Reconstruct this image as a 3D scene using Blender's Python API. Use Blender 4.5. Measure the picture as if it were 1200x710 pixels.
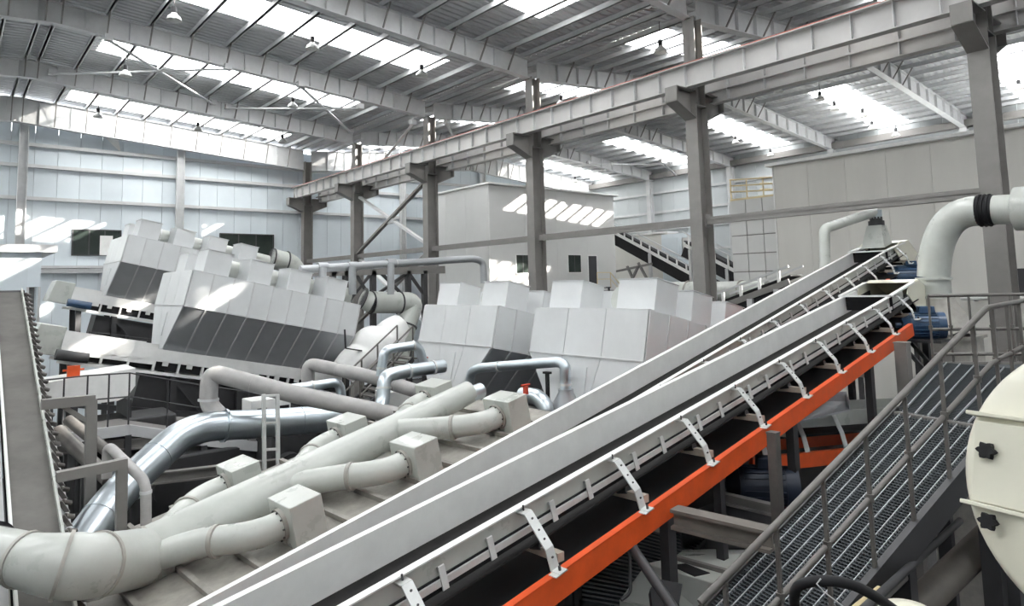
import bpy, math, random
from mathutils import Vector, Matrix
random.seed(7)
for _o in list(bpy.data.objects):
    bpy.data.objects.remove(_o, do_unlink=True)
SC = bpy.context.scene
COL = SC.collection
V = Vector

# ------------------------------------------------------------------ camera
# world: X across the hall, Y along the hall, Z up, origin at the camera; floor at FZ
FZ = -6.5
RX = (0.76232352, 0.04196687, 0.64583406)     # world X axis in camera terms (right, down, forward)
RY = (-0.64673954, 0.08687546, 0.75774707)
RZ = (-0.02430686, -0.99533484, 0.09336884)
FPX, CX, CY = 785.0, 600.0, 260.0             # focal length and principal point on the 1200 x 710 frame
cam_d = bpy.data.cameras.new('camera')
cam = bpy.data.objects.new('camera', cam_d)
COL.objects.link(cam)
right = V((RX[0], RY[0], RZ[0])); down = V((RX[1], RY[1], RZ[1])); fwd = V((RX[2], RY[2], RZ[2]))
m = Matrix.Identity(4)
for i in range(3):
    m[i][0] = right[i]; m[i][1] = -down[i]; m[i][2] = -fwd[i]
cam.matrix_world = m
cam_d.sensor_fit = 'HORIZONTAL'
cam_d.sensor_width = 36.0
cam_d.lens = FPX / 1200.0 * 36.0
cam_d.shift_x = 0.0
cam_d.shift_y = (CY - 355.0) / 1200.0
cam_d.clip_start = 0.05
cam_d.clip_end = 500
SC.camera = cam

# ------------------------------------------------------------------ light
world = bpy.data.worlds.new('sky'); SC.world = world
world.use_nodes = True
wn = world.node_tree.nodes; wn.clear()
wo = wn.new('ShaderNodeOutputWorld'); wb = wn.new('ShaderNodeBackground')
wb.inputs['Color'].default_value = (0.98, 0.985, 1.0, 1)
wb.inputs['Strength'].default_value = 7.0
world.node_tree.links.new(wb.outputs[0], wo.inputs[0])
sun_d = bpy.data.lights.new('sun', 'SUN'); sun = bpy.data.objects.new('sun', sun_d); COL.objects.link(sun)
sun_d.energy = 42.0; sun_d.angle = math.radians(0.8); sun_d.color = (1.0, 0.93, 0.82)
SUN_DIR = V((-1.43, 1.65, -.88)).normalized()
sun.rotation_euler = SUN_DIR.to_track_quat('-Z', 'Y').to_euler()
sun.location = (30, -30, 30)
SC.view_settings.view_transform = 'Standard'
SC.view_settings.look = 'None'
SC.view_settings.exposure = 0.35
SC.view_settings.gamma = 1.0
SC.view_settings.use_curve_mapping = False
SC.cycles.max_bounces = 10
SC.cycles.diffuse_bounces = 6
SC.cycles.transparent_max_bounces = 16
SC.cycles.sample_clamp_indirect = 12.0
SC.cycles.use_denoising = True

# ------------------------------------------------------------------ helpers
class Frame:
    """u along an inclined machine, b horizontal across it, n up out of it"""
    def __init__(s, az, el, o=(0, 0, 0)):
        a, e = math.radians(az), math.radians(el)
        s.u = V((math.cos(e) * math.cos(a), math.cos(e) * math.sin(a), math.sin(e)))
        s.b = V((-math.sin(a), math.cos(a), 0))
        s.n = s.u.cross(s.b)
        s.o = V(o)
    def __call__(s, a, b, c):
        return s.o + s.u * a + s.b * b + s.n * c
W = Frame(0, 0)

def sight(px, py):
    c = ((px - CX), (py - CY), FPX)
    return V((sum(RX[i] * c[i] for i in range(3)), sum(RY[i] * c[i] for i in range(3)), sum(RZ[i] * c[i] for i in range(3))))
def onX(px, py, x): d = sight(px, py); return d * (x / d.x)
def onY(px, py, y): d = sight(px, py); return d * (y / d.y)
def onZ(px, py, z): d = sight(px, py); return d * (z / d.z)

class MB:
    def __init__(s): s.v = []; s.f = []; s.sm = []
    def add(s, vs, fs, smooth=False):
        k = len(s.v); s.v += [V(p) for p in vs]
        for f in fs: s.f.append(tuple(k + i for i in f)); s.sm.append(smooth)
        return s
    def hexa(s, p):   # 8 points: bottom ring 0-3, top ring 4-7
        return s.add(p, [(3, 2, 1, 0), (4, 5, 6, 7), (0, 1, 5, 4), (1, 2, 6, 5), (2, 3, 7, 6), (3, 0, 4, 7)])
    def box(s, a0, a1, b0, b1, c0, c1, F=W):
        return s.hexa([F(a0, b0, c0), F(a1, b0, c0), F(a1, b1, c0), F(a0, b1, c0), F(a0, b0, c1), F(a1, b0, c1), F(a1, b1, c1), F(a0, b1, c1)])
    def bar(s, p, q, w, h, up=(0, 0, 1)):   # rectangular bar, w across, h along up
        p, q = V(p), V(q); d = (q - p).normalized(); up = V(up)
        x = d.cross(up)
        if x.length < 1e-4: x = d.cross(V((1, 0, 0)))
        x.normalize(); z = x.cross(d).normalized()
        x = x * w / 2; z = z * h / 2
        return s.hexa([p - x - z, p + x - z, q + x - z, q - x - z, p - x + z, p + x + z, q + x + z, q - x + z])
    def tube(s, pts, r, seg=14, caps=True, inner=None):
        pts = [V(p) for p in pts]; n = len(pts)
        rs = r if isinstance(r, (list, tuple)) else [r] * n
        T = []
        for i in range(n):
            a = pts[max(i - 1, 0)]; b = pts[min(i + 1, n - 1)]
            T.append((b - a).normalized())
        x = T[0].cross(V((0, 0, 1)))
        if x.length < 1e-3: x = T[0].cross(V((1, 0, 0)))
        x.normalize(); vs = []
        for i in range(n):
            x = (x - T[i] * x.dot(T[i])).normalized(); y = T[i].cross(x)
            for k in range(seg):
                t = 2 * math.pi * k / seg
                vs.append(pts[i] + (x * math.cos(t) + y * math.sin(t)) * rs[i])
        fs = []
        for i in range(n - 1):
            for k in range(seg):
                fs.append((i * seg + k, i * seg + (k + 1) % seg, (i + 1) * seg + (k + 1) % seg, (i + 1) * seg + k))
        s.add(vs, fs, True)
        if caps:
            s.add(vs[:seg], [tuple(reversed(range(seg)))]); s.add(vs[-seg:], [tuple(range(seg))])
        return s
    def prism(s, prof, p0, p1, ax, ay):  # closed 2D profile swept from p0 to p1
        n = len(prof); p0, p1, ax, ay = V(p0), V(p1), V(ax), V(ay)
        vs = [p0 + ax * x + ay * y for x, y in prof] + [p1 + ax * x + ay * y for x, y in prof]
        fs = [(i, (i + 1) % n, n + (i + 1) % n, n + i) for i in range(n)] + [tuple(reversed(range(n))), tuple(range(n, 2 * n))]
        return s.add(vs, fs)
    def mesh(s, name, mat, org=V((0, 0, 0))):
        me = bpy.data.meshes.new(name)
        me.from_pydata([p - org for p in s.v], [], s.f)
        me.polygons.foreach_set('use_smooth', s.sm)
        me.materials.append(mat)
        me.update()
        bm_fix(me)
        return me
    def build(s, name, mat, parent=None, bevel=0.0, **props):
        org = ORG.get(parent.name, V((0, 0, 0))) if parent else (props.pop('org', None) or centre_base(s.v))
        props.pop('org', None)
        me = s.mesh(name, mat, org)
        o = bpy.data.objects.new(name, me); COL.objects.link(o)
        ORG[o.name] = org
        if parent: o.parent = parent
        else: o.location = org
        if bevel:
            md = o.modifiers.new('edge', 'BEVEL'); md.width = bevel; md.segments = 2; md.limit_method = 'ANGLE'
        for k, val in props.items(): o[k] = val
        return o
import bmesh
def bm_fix(me):
    bm = bmesh.new(); bm.from_mesh(me)
    bmesh.ops.recalc_face_normals(bm, faces=bm.faces)
    bm.to_mesh(me); bm.free()
ORG = {}
def centre_base(vs):
    xs = [p.x for p in vs]; ys = [p.y for p in vs]; zs = [p.z for p in vs]
    return V(((min(xs) + max(xs)) / 2, (min(ys) + max(ys)) / 2, min(zs)))
def thing(name, label, cat, loc, group=None):
    o = bpy.data.objects.new(name, None); COL.objects.link(o)
    o.location = V(loc); o.empty_display_size = 0.2
    o['label'] = label; o['category'] = cat; o['kind'] = 'thing'
    if group: o['group'] = group
    ORG[o.name] = V(loc)
    return o
def setting(name, loc=(0, 0, 0)):
    o = bpy.data.objects.new(name, None); COL.objects.link(o); o.location = V(loc); o['kind'] = 'structure'
    ORG[o.name] = V(loc); return o
def inst(name, me, parent, loc, rot=None):
    o = bpy.data.objects.new(name, me); COL.objects.link(o); o.parent = parent
    l = V(loc) - ORG[parent.name]
    o.matrix_local = Matrix.Translation(l) @ (rot.to_4x4() if rot else Matrix.Identity(4))
    ORG[o.name] = V(loc)
    return o
def frame_rot(F):
    return Matrix(((F.u.x, F.b.x, F.n.x), (F.u.y, F.b.y, F.n.y), (F.u.z, F.b.z, F.n.z)))
def arc(c, r0, r1, n=8, a0=0, a1=90):   # points c + r0*cos + r1*sin
    return [V(c) + V(r0) * math.cos(math.radians(a0 + (a1 - a0) * i / n)) + V(r1) * math.sin(math.radians(a0 + (a1 - a0) * i / n)) for i in range(n + 1)]
def bend(pts, r, n=6):   # polyline with rounded corners of radius r
    pts = [V(p) for p in pts]; out = [pts[0]]
    for i in range(1, len(pts) - 1):
        a, b, c = pts[i - 1], pts[i], pts[i + 1]
        d0 = (a - b).normalized(); d1 = (c - b).normalized()
        rr = min(r, (a - b).length * .49, (c - b).length * .49)
        p, q = b + d0 * rr, b + d1 * rr
        for k in range(n + 1):
            t = k / n; out.append(p * (1 - t) ** 2 + b * 2 * t * (1 - t) + q * t ** 2)
    out.append(pts[-1]); return out

# ------------------------------------------------------------------ materials
def mat(name, col, rough=0.5, metal=0.0, vary=0.08, scale=3.0, bump=0.0, bscale=30.0, coat=0.0, rnd=0.0, streak=False, rv=.25, spec=None):
    mt = bpy.data.materials.new(name); mt.use_nodes = True
    nt = mt.node_tree; N = nt.nodes; L = nt.links
    bs = N['Principled BSDF']
    bs.inputs['Roughness'].default_value = rough; bs.inputs['Metallic'].default_value = metal
    if spec is not None: bs.inputs['Specular IOR Level'].default_value = spec
    if coat: bs.inputs['Coat Weight'].default_value = coat
    tc = N.new('ShaderNodeTexCoord'); nz = N.new('ShaderNodeTexNoise')
    mp = N.new('ShaderNodeMapping')
    L.new(tc.outputs['Object'], mp.inputs[0]); L.new(mp.outputs[0], nz.inputs['Vector'])
    if streak: mp.inputs['Scale'].default_value = (1, 1, .15)
    nz.inputs['Scale'].default_value = scale; nz.inputs['Detail'].default_value = 6; nz.inputs['Roughness'].default_value = .62
    rp = N.new('ShaderNodeValToRGB')
    c0 = [max(0, c * (1 - vary)) for c in col]; c1 = [min(1, c * (1 + vary * .6)) for c in col]
    rp.color_ramp.elements[0].color = (*c0, 1); rp.color_ramp.elements[1].color = (*c1, 1)
    rp.color_ramp.elements[0].position = .3; rp.color_ramp.elements[1].position = .7
    L.new(nz.outputs['Fac'], rp.inputs[0])
    out = rp.outputs[0]
    if rnd:
        oi = N.new('ShaderNodeObjectInfo'); hs = N.new('ShaderNodeHueSaturation')
        ma = N.new('ShaderNodeMath'); ma.operation = 'MULTIPLY_ADD'; ma.inputs[1].default_value = 2 * rnd; ma.inputs[2].default_value = 1 - rnd
        L.new(oi.outputs['Random'], ma.inputs[0]); L.new(ma.outputs[0], hs.inputs['Value']); L.new(out, hs.inputs['Color']); out = hs.outputs[0]
    L.new(out, bs.inputs['Base Color'])
    rm = N.new('ShaderNodeMath'); rm.operation = 'MULTIPLY_ADD'; rm.inputs[1].default_value = rv; rm.inputs[2].default_value = max(.02, rough - rv / 2)
    L.new(nz.outputs['Fac'], rm.inputs[0]); L.new(rm.outputs[0], bs.inputs['Roughness'])
    if bump:
        n2 = N.new('ShaderNodeTexNoise'); n2.inputs['Scale'].default_value = bscale; n2.inputs['Detail'].default_value = 4
        L.new(tc.outputs['Object'], n2.inputs['Vector'])
        bp = N.new('ShaderNodeBump'); bp.inputs['Strength'].default_value = bump; bp.inputs['Distance'].default_value = .02
        L.new(n2.outputs['Fac'], bp.inputs['Height']); L.new(bp.outputs[0], bs.inputs['Normal'])
    return mt
M = dict(
    steel=mat('grey_steel_paint', (.22, .21, .20), .5, vary=.15, scale=1.5),
    girder=mat('light_grey_girder_paint', (.50, .49, .48), .5, vary=.1, scale=1.2),
    rafter=mat('pale_grey_rafter_paint', (.58, .585, .59), .5, vary=.08),
    purlin=mat('galvanised_purlin', (.60, .61, .62), .45, .0, vary=.08),
    roof=mat('roof_sheet', (.47, .485, .495), .45, .0, vary=.12, scale=.8),
    wallp=mat('pale_blue_wall_panel', (.66, .72, .76), .45, vary=.06, scale=.5, rnd=.05),
    wallr=mat('pale_grey_wall_panel', (.50, .53, .54), .5, vary=.06, scale=.5, rnd=.05),
    room=mat('beige_room_panel', (.66, .645, .605), .5, vary=.07, scale=.6, rnd=.02, streak=True),
    house=mat('white_house_panel', (.66, .66, .645), .42, vary=.05, scale=.5, rnd=.015),
    trimw=mat('white_trim', (.80, .80, .785), .4),
    concrete=mat('dark_concrete', (.045, .045, .046), .8, vary=.3, scale=.7, bump=.2),
    masonry=mat('grey_masonry', (.22, .22, .22), .8, vary=.2),
    cream=mat('cream_machine_paint', (.50, .52, .485), .30, vary=.1, scale=2.5, coat=.25),
    dusty=mat('dusty_cream_paint', (.40, .385, .35), .55, vary=.25, scale=4.0),
    dry=mat('white_dryer_panel', (.64, .655, .66), .4, vary=.06, scale=1.5, rnd=.02),
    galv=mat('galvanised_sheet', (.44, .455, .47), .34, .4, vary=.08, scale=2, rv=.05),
    silver=mat('silver_duct_metal', (.60, .66, .70), .30, .9, vary=.08, scale=2.0, rv=.04),
    greypipe=mat('dusty_grey_pipe', (.42, .41, .40), .5, vary=.2, scale=3),
    orange=mat('orange_beam_paint', (.78, .105, .022), .42, vary=.16, scale=4),
    redpaint=mat('red_rail_paint', (.42, .12, .09), .5, vary=.2),
    yellow=mat('yellow_rail_paint', (.70, .58, .34), .5),
    black=mat('black_rubber', (.018, .018, .02), .65, spec=.25, vary=.3, scale=6),
    belt=mat('grey_black_belt', (.03, .029, .029), .85, spec=.15, vary=.3, scale=5, bump=.1),
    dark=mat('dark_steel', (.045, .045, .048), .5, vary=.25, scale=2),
    railing=mat('grey_brown_railing', (.16, .15, .14), .42, .3, vary=.25, scale=5),
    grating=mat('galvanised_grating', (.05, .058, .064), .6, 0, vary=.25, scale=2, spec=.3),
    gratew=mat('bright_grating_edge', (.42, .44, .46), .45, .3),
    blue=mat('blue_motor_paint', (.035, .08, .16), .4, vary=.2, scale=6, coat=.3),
    zinc=mat('zinc_bracket', (.68, .69, .68), .42, .25, vary=.12, scale=8),
    drum=mat('cream_drum_paint', (.74, .72, .60), .38, vary=.05, scale=2, coat=.2),
    glass=mat('dark_window_glass', (.03, .04, .035), .08, vary=.3, scale=1),
    void=mat('dark_opening_fill', (.05, .05, .055), .7),  # flat dark fill: the shade inside openings put into colour
    lampw=mat('lamp_white_enamel', (.72, .72, .70), .35),
    brown=mat('brown_grey_steel', (.15, .135, .118), .6, vary=.25, scale=3),
    oldbelt=mat('worn_grey_belt', (.15, .145, .135), .85, spec=.15, vary=.25, scale=1.5),
    deck=mat('dusty_deck_sheet', (.30, .285, .255), .6, vary=.35, scale=3.5),
    shadeblue=mat('shaded_blue_motor_paint', (.012, .02, .04), .5),  # motor blue darkened, shade under the conveyor put into the colour
    tan=mat('bare_tan_steel', (.42, .37, .31), .6, vary=.2, scale=4),
    redvalve=mat('red_valve_paint', (.55, .07, .04), .4),
)
def skylight_material(name='translucent_skylight_sheet', diffuse=.45):
    mt = bpy.data.materials.new(name); mt.use_nodes = True
    nt = mt.node_tree; N = nt.nodes; L = nt.links; N.clear()
    o = N.new('ShaderNodeOutputMaterial'); mx = N.new('ShaderNodeMixShader')
    tr = N.new('ShaderNodeBsdfTransparent'); tl = N.new('ShaderNodeBsdfTranslucent')
    tr.inputs[0].default_value = (.95, .97, 1, 1); tl.inputs[0].default_value = (.9, .93, .95, 1)
    mx.inputs[0].default_value = diffuse
    L.new(tr.outputs[0], mx.inputs[1]); L.new(tl.outputs[0], mx.inputs[2]); L.new(mx.outputs[0], o.inputs[0])
    return mt
M['sky'] = skylight_material()
M['milky'] = skylight_material('milky_skylight_sheet', .93)
def onb(F, px, py, b):      # point of the sight line at offset b of an inclined frame whose origin is the camera
    d = sight(px, py); return d * ((b + F.o.dot(F.b)) / d.dot(F.b))
def onn(F, px, py, c):
    d = sight(px, py); return d * ((c + F.o.dot(F.n)) / d.dot(F.n))
def dep(p): return V(p).dot(fwd)
def pxr(p, px): return px * dep(p) / FPX          # metres that px pixels span at point p
def atd(px, py, d): return sight(px, py) * (d / FPX)  # point at forward distance d
# ================================================================== hall shell
YB, YF, XL, XM, XR = -11.0, 41.7, -12.6, 17.7, 44.6
BAYS = [41.0, 34.2, 26.75, 19.3, 11.8, 4.27, -3.3, -10.8]
COLY = BAYS[:6]
def rafz(x):       # underside of the rafters
    if x < 2.5: return 9.2 + (x - 2.5) * .072
    if x < XM: return 9.2 - (x - 2.5) * .071
    if x < 31: return 8.12 + (x - XM) * .093
    return 9.35 - (x - 31) * .083
MB().box(XL, XR, YB, YF, FZ - .3, FZ).build('floor', M['concrete'], kind='structure')
wf = setting('wall_far', (16, YF, FZ))
for i in range(58):
    x = XL + i * 1.0
    zt = min(rafz(x), rafz(x + 1)) + .72
    MB().box(x, x + .985, YF, YF + .08, FZ, zt).build('wall_panel', M['wallp'], wf)
MB().box(XL, XR, YF + .09, YF + .15, FZ, 8.4).build('wall_backing', M['wallr'], wf)
for z in (7.74, 6.65, 4.98):
    MB().box(XL, XR, YF - .16, YF, z - .09, z + .09).build('wall_girt', M['rafter'], wf)
MB().box(XL, 12.4, YF - .5, YF, 1.40, 1.54).box(XL, 12.4, YF - .45, YF, 1.16, 1.38).build('wall_ledge', M['rafter'], wf)
for k, x in enumerate([v for v in range(-12, 44)]):      # daylight band at the head of the gable
    MB().box(x + .08, x + .92, YF + .02, YF + .05, min(rafz(x), rafz(x + 1)) + .74, min(rafz(x), rafz(x + 1)) + .97).build('glazing_pane', M['sky'], wf)
wr = setting('wall_right', (XR, 15, FZ))
for i in range(57):
    y = YB + i * 1.2
    MB().box(XR, XR + .08, y, y + 1.185, FZ, 9.3).build('wall_panel', M['wallr'], wr)
for z in (7.2, 5.6, 4.2, 2.4):
    MB().box(XR - .15, XR, YB, YF, z - .09, z + .09).build('wall_girt', M['rafter'], wr)
MB().box(XR - .5, XR - .05, YB, YF, 8.35, 8.75).build('eave_gutter', M['steel'], wr)
MB().box(XL, XR, YB - .2, YB, FZ, 10.6).build('wall_back', M['wallr'], kind='structure')
MB().box(XL - .2, XL, YB, YF, FZ, 9.2).build("wall_left", M["wallr"], kind="structure")

# ---- ceiling: ribbed sheets, translucent strips, purlins
ce = setting('ceiling', (16, 15, 9))
SP = [(XL, 2.5, (-10.5, -.5)), (2.5, XM, (4.5, 15.6)), (XM, 31, (19.6, 25.7)), (31, XR, (35.1, 44.3))]
ROOF = 1.0
def sheet(x0, x1, y0, y1, rib=True, mt='roof', name='roof_sheet'):
    mb = MB(); z0, z1 = rafz(x0 + 1e-4) + ROOF, rafz(x1 - 1e-4) + ROOF
    prof = []
    if rib:
        n = max(1, int(round((y1 - y0) / .32))); d = (y1 - y0) / n
        for i in range(n):
            y = y0 + i * d; prof += [(y, 0), (y + d * .55, 0), (y + d * .67, .045), (y + d * .88, .045)]
        prof.append((y1, 0))
    else: prof = [(y0, 0), (y1, 0)]
    k = len(prof)
    vs = [(x0, y, z0 + h) for y, h in prof] + [(x1, y, z1 + h) for y, h in prof]
    mb.add(vs, [(i, i + 1, k + i + 1, k + i) for i in range(k - 1)])
    return mb.build(name, M[mt], ce)
for (x0, x1, (s0, s1)) in SP:
    for i in range(len(BAYS) - 1):
        yb, ya = BAYS[i], BAYS[i + 1]
        if i == 0: yb = YF + .2
        if i == len(BAYS) - 2: ya = YB - .2
        c = (BAYS[i] + BAYS[i + 1]) / 2
        if i == 0: c = 39.4
        a, b = c - 1.0, c + 1.0
        sheet(x0, x1, ya, a); sheet(x0, x1, b, yb)
        sheet(x0, s0, a, b); sheet(s1, x1, a, b)
        n = max(3, int(round((s1 - s0) / 1.55))); d = (s1 - s0) / n
        for q in range(n):
            sheet(s0 + q * d, s0 + (q + 1) * d, a, b, False, 'sky' if i else 'milky', 'skylight_pane')
xs = [-11.2, -9.6, -8, -6.4, -4.8, -3.2, -1.6, -.2] + [1.3, 2.3, 2.75] + [4.1 + 1.36 * i for i in range(10)] + [17.2, 18.2] + [19.5 + 1.2 * i for i in range(10)] + [30.7, 31.3] + [32.5 + 1.15 * i for i in range(10)] + [43.9]
PURL = xs
for x in xs:
    z = rafz(x) + ROOF - .02
    MB().box(x - .035, x + .035, YB, YF, z - .2, z).box(x - .035, x + .08, YB, YF, z - .2, z - .185).build('purlin', M['purlin'], ce)

# ---- rafters
def rafter(label, y, x0, x1, stif, brc=True, drop=0.0):
    xm = [x0, x1]
    pk = 2.5 if x0 < 2 else 31
    t = thing('roof_rafter', label, 'rafter', ((x0 + x1) / 2, y, rafz((x0 + x1) / 2)))
    web, tf, bf = MB(), MB(), MB()
    for a, b in ((x0, pk), (pk, x1)):
        za, zb = rafz(a + 1e-4) - drop, rafz(b - 1e-4) - drop
        T = ROOF - .24 + drop
        web.hexa([(a, y - .012, za), (b, y - .012, zb), (b, y + .012, zb), (a, y + .012, za), (a, y - .012, za + T), (b, y - .012, zb + T), (b, y + .012, zb + T), (a, y + .012, za + T)])
        for mb, h, g in ((bf, 0, .025), (tf, T, .02)):
            mb.hexa([(a, y - .15, za + h), (b, y - .15, zb + h), (b, y + .15, zb + h), (a, y + .15, za + h), (a, y - .15, za + h + g), (b, y - .15, zb + h + g), (b, y + .15, zb + h + g), (a, y + .15, za + h + g)])
    web.build('web', M['rafter'], t); tf.build('top_flange', M['rafter'], t); bf.build('bottom_flange', M['rafter'], t)
    sm = MB().box(-.008, .008, -.14, .14, .02 - drop, ROOF - .24).mesh('stiffener', M['rafter'])
    x = x0 + 1.1
    while x < x1 - .5:
        inst('stiffener', sm, t, (x, y, rafz(x))); x += stif
    if brc:
        bm_ = MB().bar((0, -.12, .04 - drop), (0, -.62, ROOF - .2), .05, .05, (1, 0, 0)).mesh('flange_brace', M['steel'])
        for px in PURL:
            if x0 + .6 < px < x1 - .6 and -2 < px < 35.5: inst('flange_brace', bm_, t, (px, y, rafz(px)))
where = ['gable rafter at the far wall', 'second rafter out from the far wall', 'third rafter out from the far wall', 'fourth rafter out', 'fifth rafter out', 'sixth rafter out, over the thick column', 'last rafter overhead']
for i, y in enumerate(BAYS[:7]):
    rafter('pale grey steel %s, machine aisle' % where[i], y, XL, XM - .25, 1.36, True, .5 if i == 0 else 0)
    rafter('pale grey steel %s, beige room aisle' % where[i], y, XM + .25, XR, 1.2, True, .5 if i == 0 else 0)
# ================================================================== steel columns, crane girders, ties
def column(label, x, y, wx, wy, ztop, corbel=True, wide_below=None, mt='steel', cat='column', name='steel_column'):
    t = thing(name, label, cat, (x, y, FZ))
    def part(nm, mb): return mb.build(nm, M[mt], t)
    hx, hy = wx / 2, wy / 2
    zl = 5.35 if corbel else ztop
    part('flange', MB().box(x - hx, x - hx + .03, y - hy, y + hy, FZ, zl))
    part('flange', MB().box(x + hx - .03, x + hx, y - hy, y + hy, FZ, zl))
    part('web', MB().box(x - hx + .03, x + hx - .03, y - .015, y + .015, FZ, zl))
    part('base_plate', MB().box(x - hx - .1, x + hx + .1, y - hy - .1, y + hy + .1, FZ, FZ + .04))
    if corbel:
        for s in (-1, 1):   # tapered bracket carrying the girder
            b = MB()
            xa, xb = x + s * hx, x + s * (hx + .95)
            for yy in (y - .02, ):
                b.hexa([(xa, yy, 4.95), (xb, yy, 5.35), (xb, yy + .04, 5.35), (xa, yy + .04, 4.95), (xa, yy, 5.8), (xb, yy, 5.8), (xb, yy + .04, 5.8), (xa, yy + .04, 5.8)])
            b.hexa([(xa, y - hy, 4.93), (xb, y - hy, 5.33), (xb, y + hy, 5.33), (xa, y + hy, 4.93), (xa, y - hy, 4.96), (xb, y - hy, 5.36), (xb, y + hy, 5.36), (xa, y + hy, 4.96)])
            b.box(min(xa, xb), max(xa, xb), y - hy, y + hy, 5.78, 5.81)
            b.box(xb - .02, xb + .02, y - hy, y + hy, 5.35, 5.8)
            part('girder_bracket', b)
        ux = wx * .36; uy = hy
        u = MB().box(x - ux, x - ux + .025, y - uy, y + uy, zl, ztop).box(x + ux - .025, x + ux, y - uy, y + uy, zl, ztop).box(x - ux, x + ux, y - .012, y + .012, zl, ztop)
        u.box(x - hx, x + hx, y - hy, y + hy, zl, zl + .04)
        part('upper_shaft', u)
    return t
cl = ['crane column standing against the far wall at the end of the girders', 'crane column one bay out from the far wall, X braced', 'crane column at the far corner of the white cabin, X braced',
      'crane column standing in front of the white cabin', 'crane column rising behind the box-topped dryers', 'thick crane column behind the curved cream duct']
for i, y in enumerate(COLY):
    column('grey steel ' + cl[i], XM, y, .6, .42, 8.2)
for x, lab in ((2.9, 'far wall post above the flat-roofed hut'), (10.25, 'far wall post between the two wall windows'), (25.0, 'far wall post behind the X bracing and white cabin'), (32.3, 'far wall post behind the white cabin roof'), (39.7, 'far wall post at the far end of the beige room aisle')):
    column('pale steel ' + lab, x, YF - .35, .4, .3, rafz(x), False, mt='rafter', cat='post', name='wall_post')
for y, lab in ((34.2, 'above the small block behind the cabin'), (26.75, 'by the yellow-railed screen'), (19.3, 'behind the beige room, first'), (11.8, 'behind the beige room, second'), (4.27, 'behind the beige room, third')):
    column('grey steel side wall post ' + lab, XR - .5, y, .5, .35, 8.3, False, mt='rafter', cat='post', name='wall_post')

def girder(label, x, z0, z1, mid, rail):
    t = thing('crane_girder', label, 'girder', (x, 18, z0))
    y0, y1 = -10.5, 42.2 if rail else 41.4
    MB().box(x - .012, x + .012, y0, y1, z0, z1).build('web', M['girder'], t)
    MB().box(x - .2, x + .2, y0, y1, z1, z1 + .03).build('top_flange', M['girder'], t)
    MB().box(x - .15, x + .15, y0, y1, z0 - .03, z0).build('bottom_flange', M['girder'], t)
    if mid:
        MB().box(x - .16, x + .1, y0, y1, mid - .03, mid + .03).build('middle_flange', M['girder'], t)
    st = MB().box(-.14, .14, -.008, .008, z0, z1).mesh('stiffener', M['rafter'])
    y = y0 + .6
    while y < y1:
        inst('stiffener', st, t, (x, y, 0)); y += .98 if rail else 1.24
    if rail:
        MB().box(x - .17, x - .1, y0, y1, z1 + .03, z1 + .07).box(x + .0, x + .07, y0, y1, z1 + .03, z1 + .11).build('crane_rail', M['redpaint'], t, label='thin red painted crane rail')
    return t
girder('pale grey crane girder with a red rail, on the brackets facing the dryers', 17.1, 5.86, 6.5, None, True)
girder('pale grey deeper crane girder on the brackets facing the beige room', 18.62, 5.62, 6.5, 6.0, False)
for i in range(5):
    a, b = COLY[i], COLY[i + 1]
    lab = ['from the far wall column to the first X-braced column', 'between the two X-braced columns', 'crossing in front of the white cabin', 'reaching from the cabin column to the column behind the dryers', 'crossing in front of the beige room wall'][i]
    t = thing('tie_beam', 'dark grey horizontal tie beam ' + lab, 'beam', (XM, (a + b) / 2, 1.7))
    MB().box(XM - .1, XM - .085, b + .22, a - .22, 1.68, 1.9).box(XM + .085, XM + .1, b + .22, a - .22, 1.68, 1.9).box(XM - .1, XM + .1, b + .22, a - .22, 1.78, 1.8).build('beam', M['steel'], t)
    for yy in (a - .24, b + .22): MB().box(XM - .15, XM + .15, yy, yy + .02, 1.6, 1.98).build('end_plate', M['steel'], t)
# X bracing in the crane line
for (z0, z1, lab) in ((1.95, 5.1, 'upper'), (-1.9, 1.6, 'lower')):
    t = thing('column_bracing', '%s grey steel X bracing between the two far columns' % lab, 'bracing', (XM, 30.5, z0))
    MB().bar((XM - .08, 34.0, z0), (XM - .08, 26.95, z1), .12, .2, (1, 0, 0)).build('diagonal', M['steel'], t)
    MB().bar((XM + .08, 34.0, z1), (XM + .08, 26.95, z0), .12, .2, (1, 0, 0)).build('diagonal', M['rafter'], t)
    MB().box(XM - .1, XM + .1, 30.2, 30.75, (z0 + z1) / 2 - .2, (z0 + z1) / 2 + .2).build('gusset_plate', M['rafter'], t)
# roof wind bracing (flat bars just under the rafters)
def roofbar(label, p, yp, q, yq):
    a, b = onY(*p, yp), onY(*q, yq)
    t = thing('wind_brace', label, 'bracing', (a + b) / 2)
    MB().bar(a, b, .13, .05).build('bar', M['rafter'], t)
    for e in (a, b): MB().box(e.x - .13, e.x + .13, e.y - .13, e.y + .13, e.z - .03, e.z + .2).build('end_cleat', M['rafter'], t)
roofbar('pale roof brace bar sloping down from the ridge over the machine aisle', (127, 47), 26.6, (250, 122), 34)
roofbar('pale roof brace bar lying nearly level below the skylight near the ridge', (61, 87), 34, (267, 81), 26.6)
roofbar('pale roof brace bar sloping down to the first X-braced column', (352, 101), 26.6, (411, 155), 34)
roofbar('pale roof brace bar lying nearly level below the middle skylight', (267, 127), 34, (422, 127), 26.6)
roofbar('pale roof brace bar rising from the girder to the rafter by the cabin', (445, 193), 34, (484, 145), 26.9)
roofbar('short pale roof brace bar behind the red rail above the cabin', (524, 145), 26.9, (534, 167), 31)
roofbar('pale roof brace bar over the beige room aisle, behind the cabin roof', (690, 192), 34, (785, 193), 27.5)
roofbar('pale roof brace bar meeting the side wall post near the yellow railing', (800, 212), 34, (775, 190), 27.2)

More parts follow.
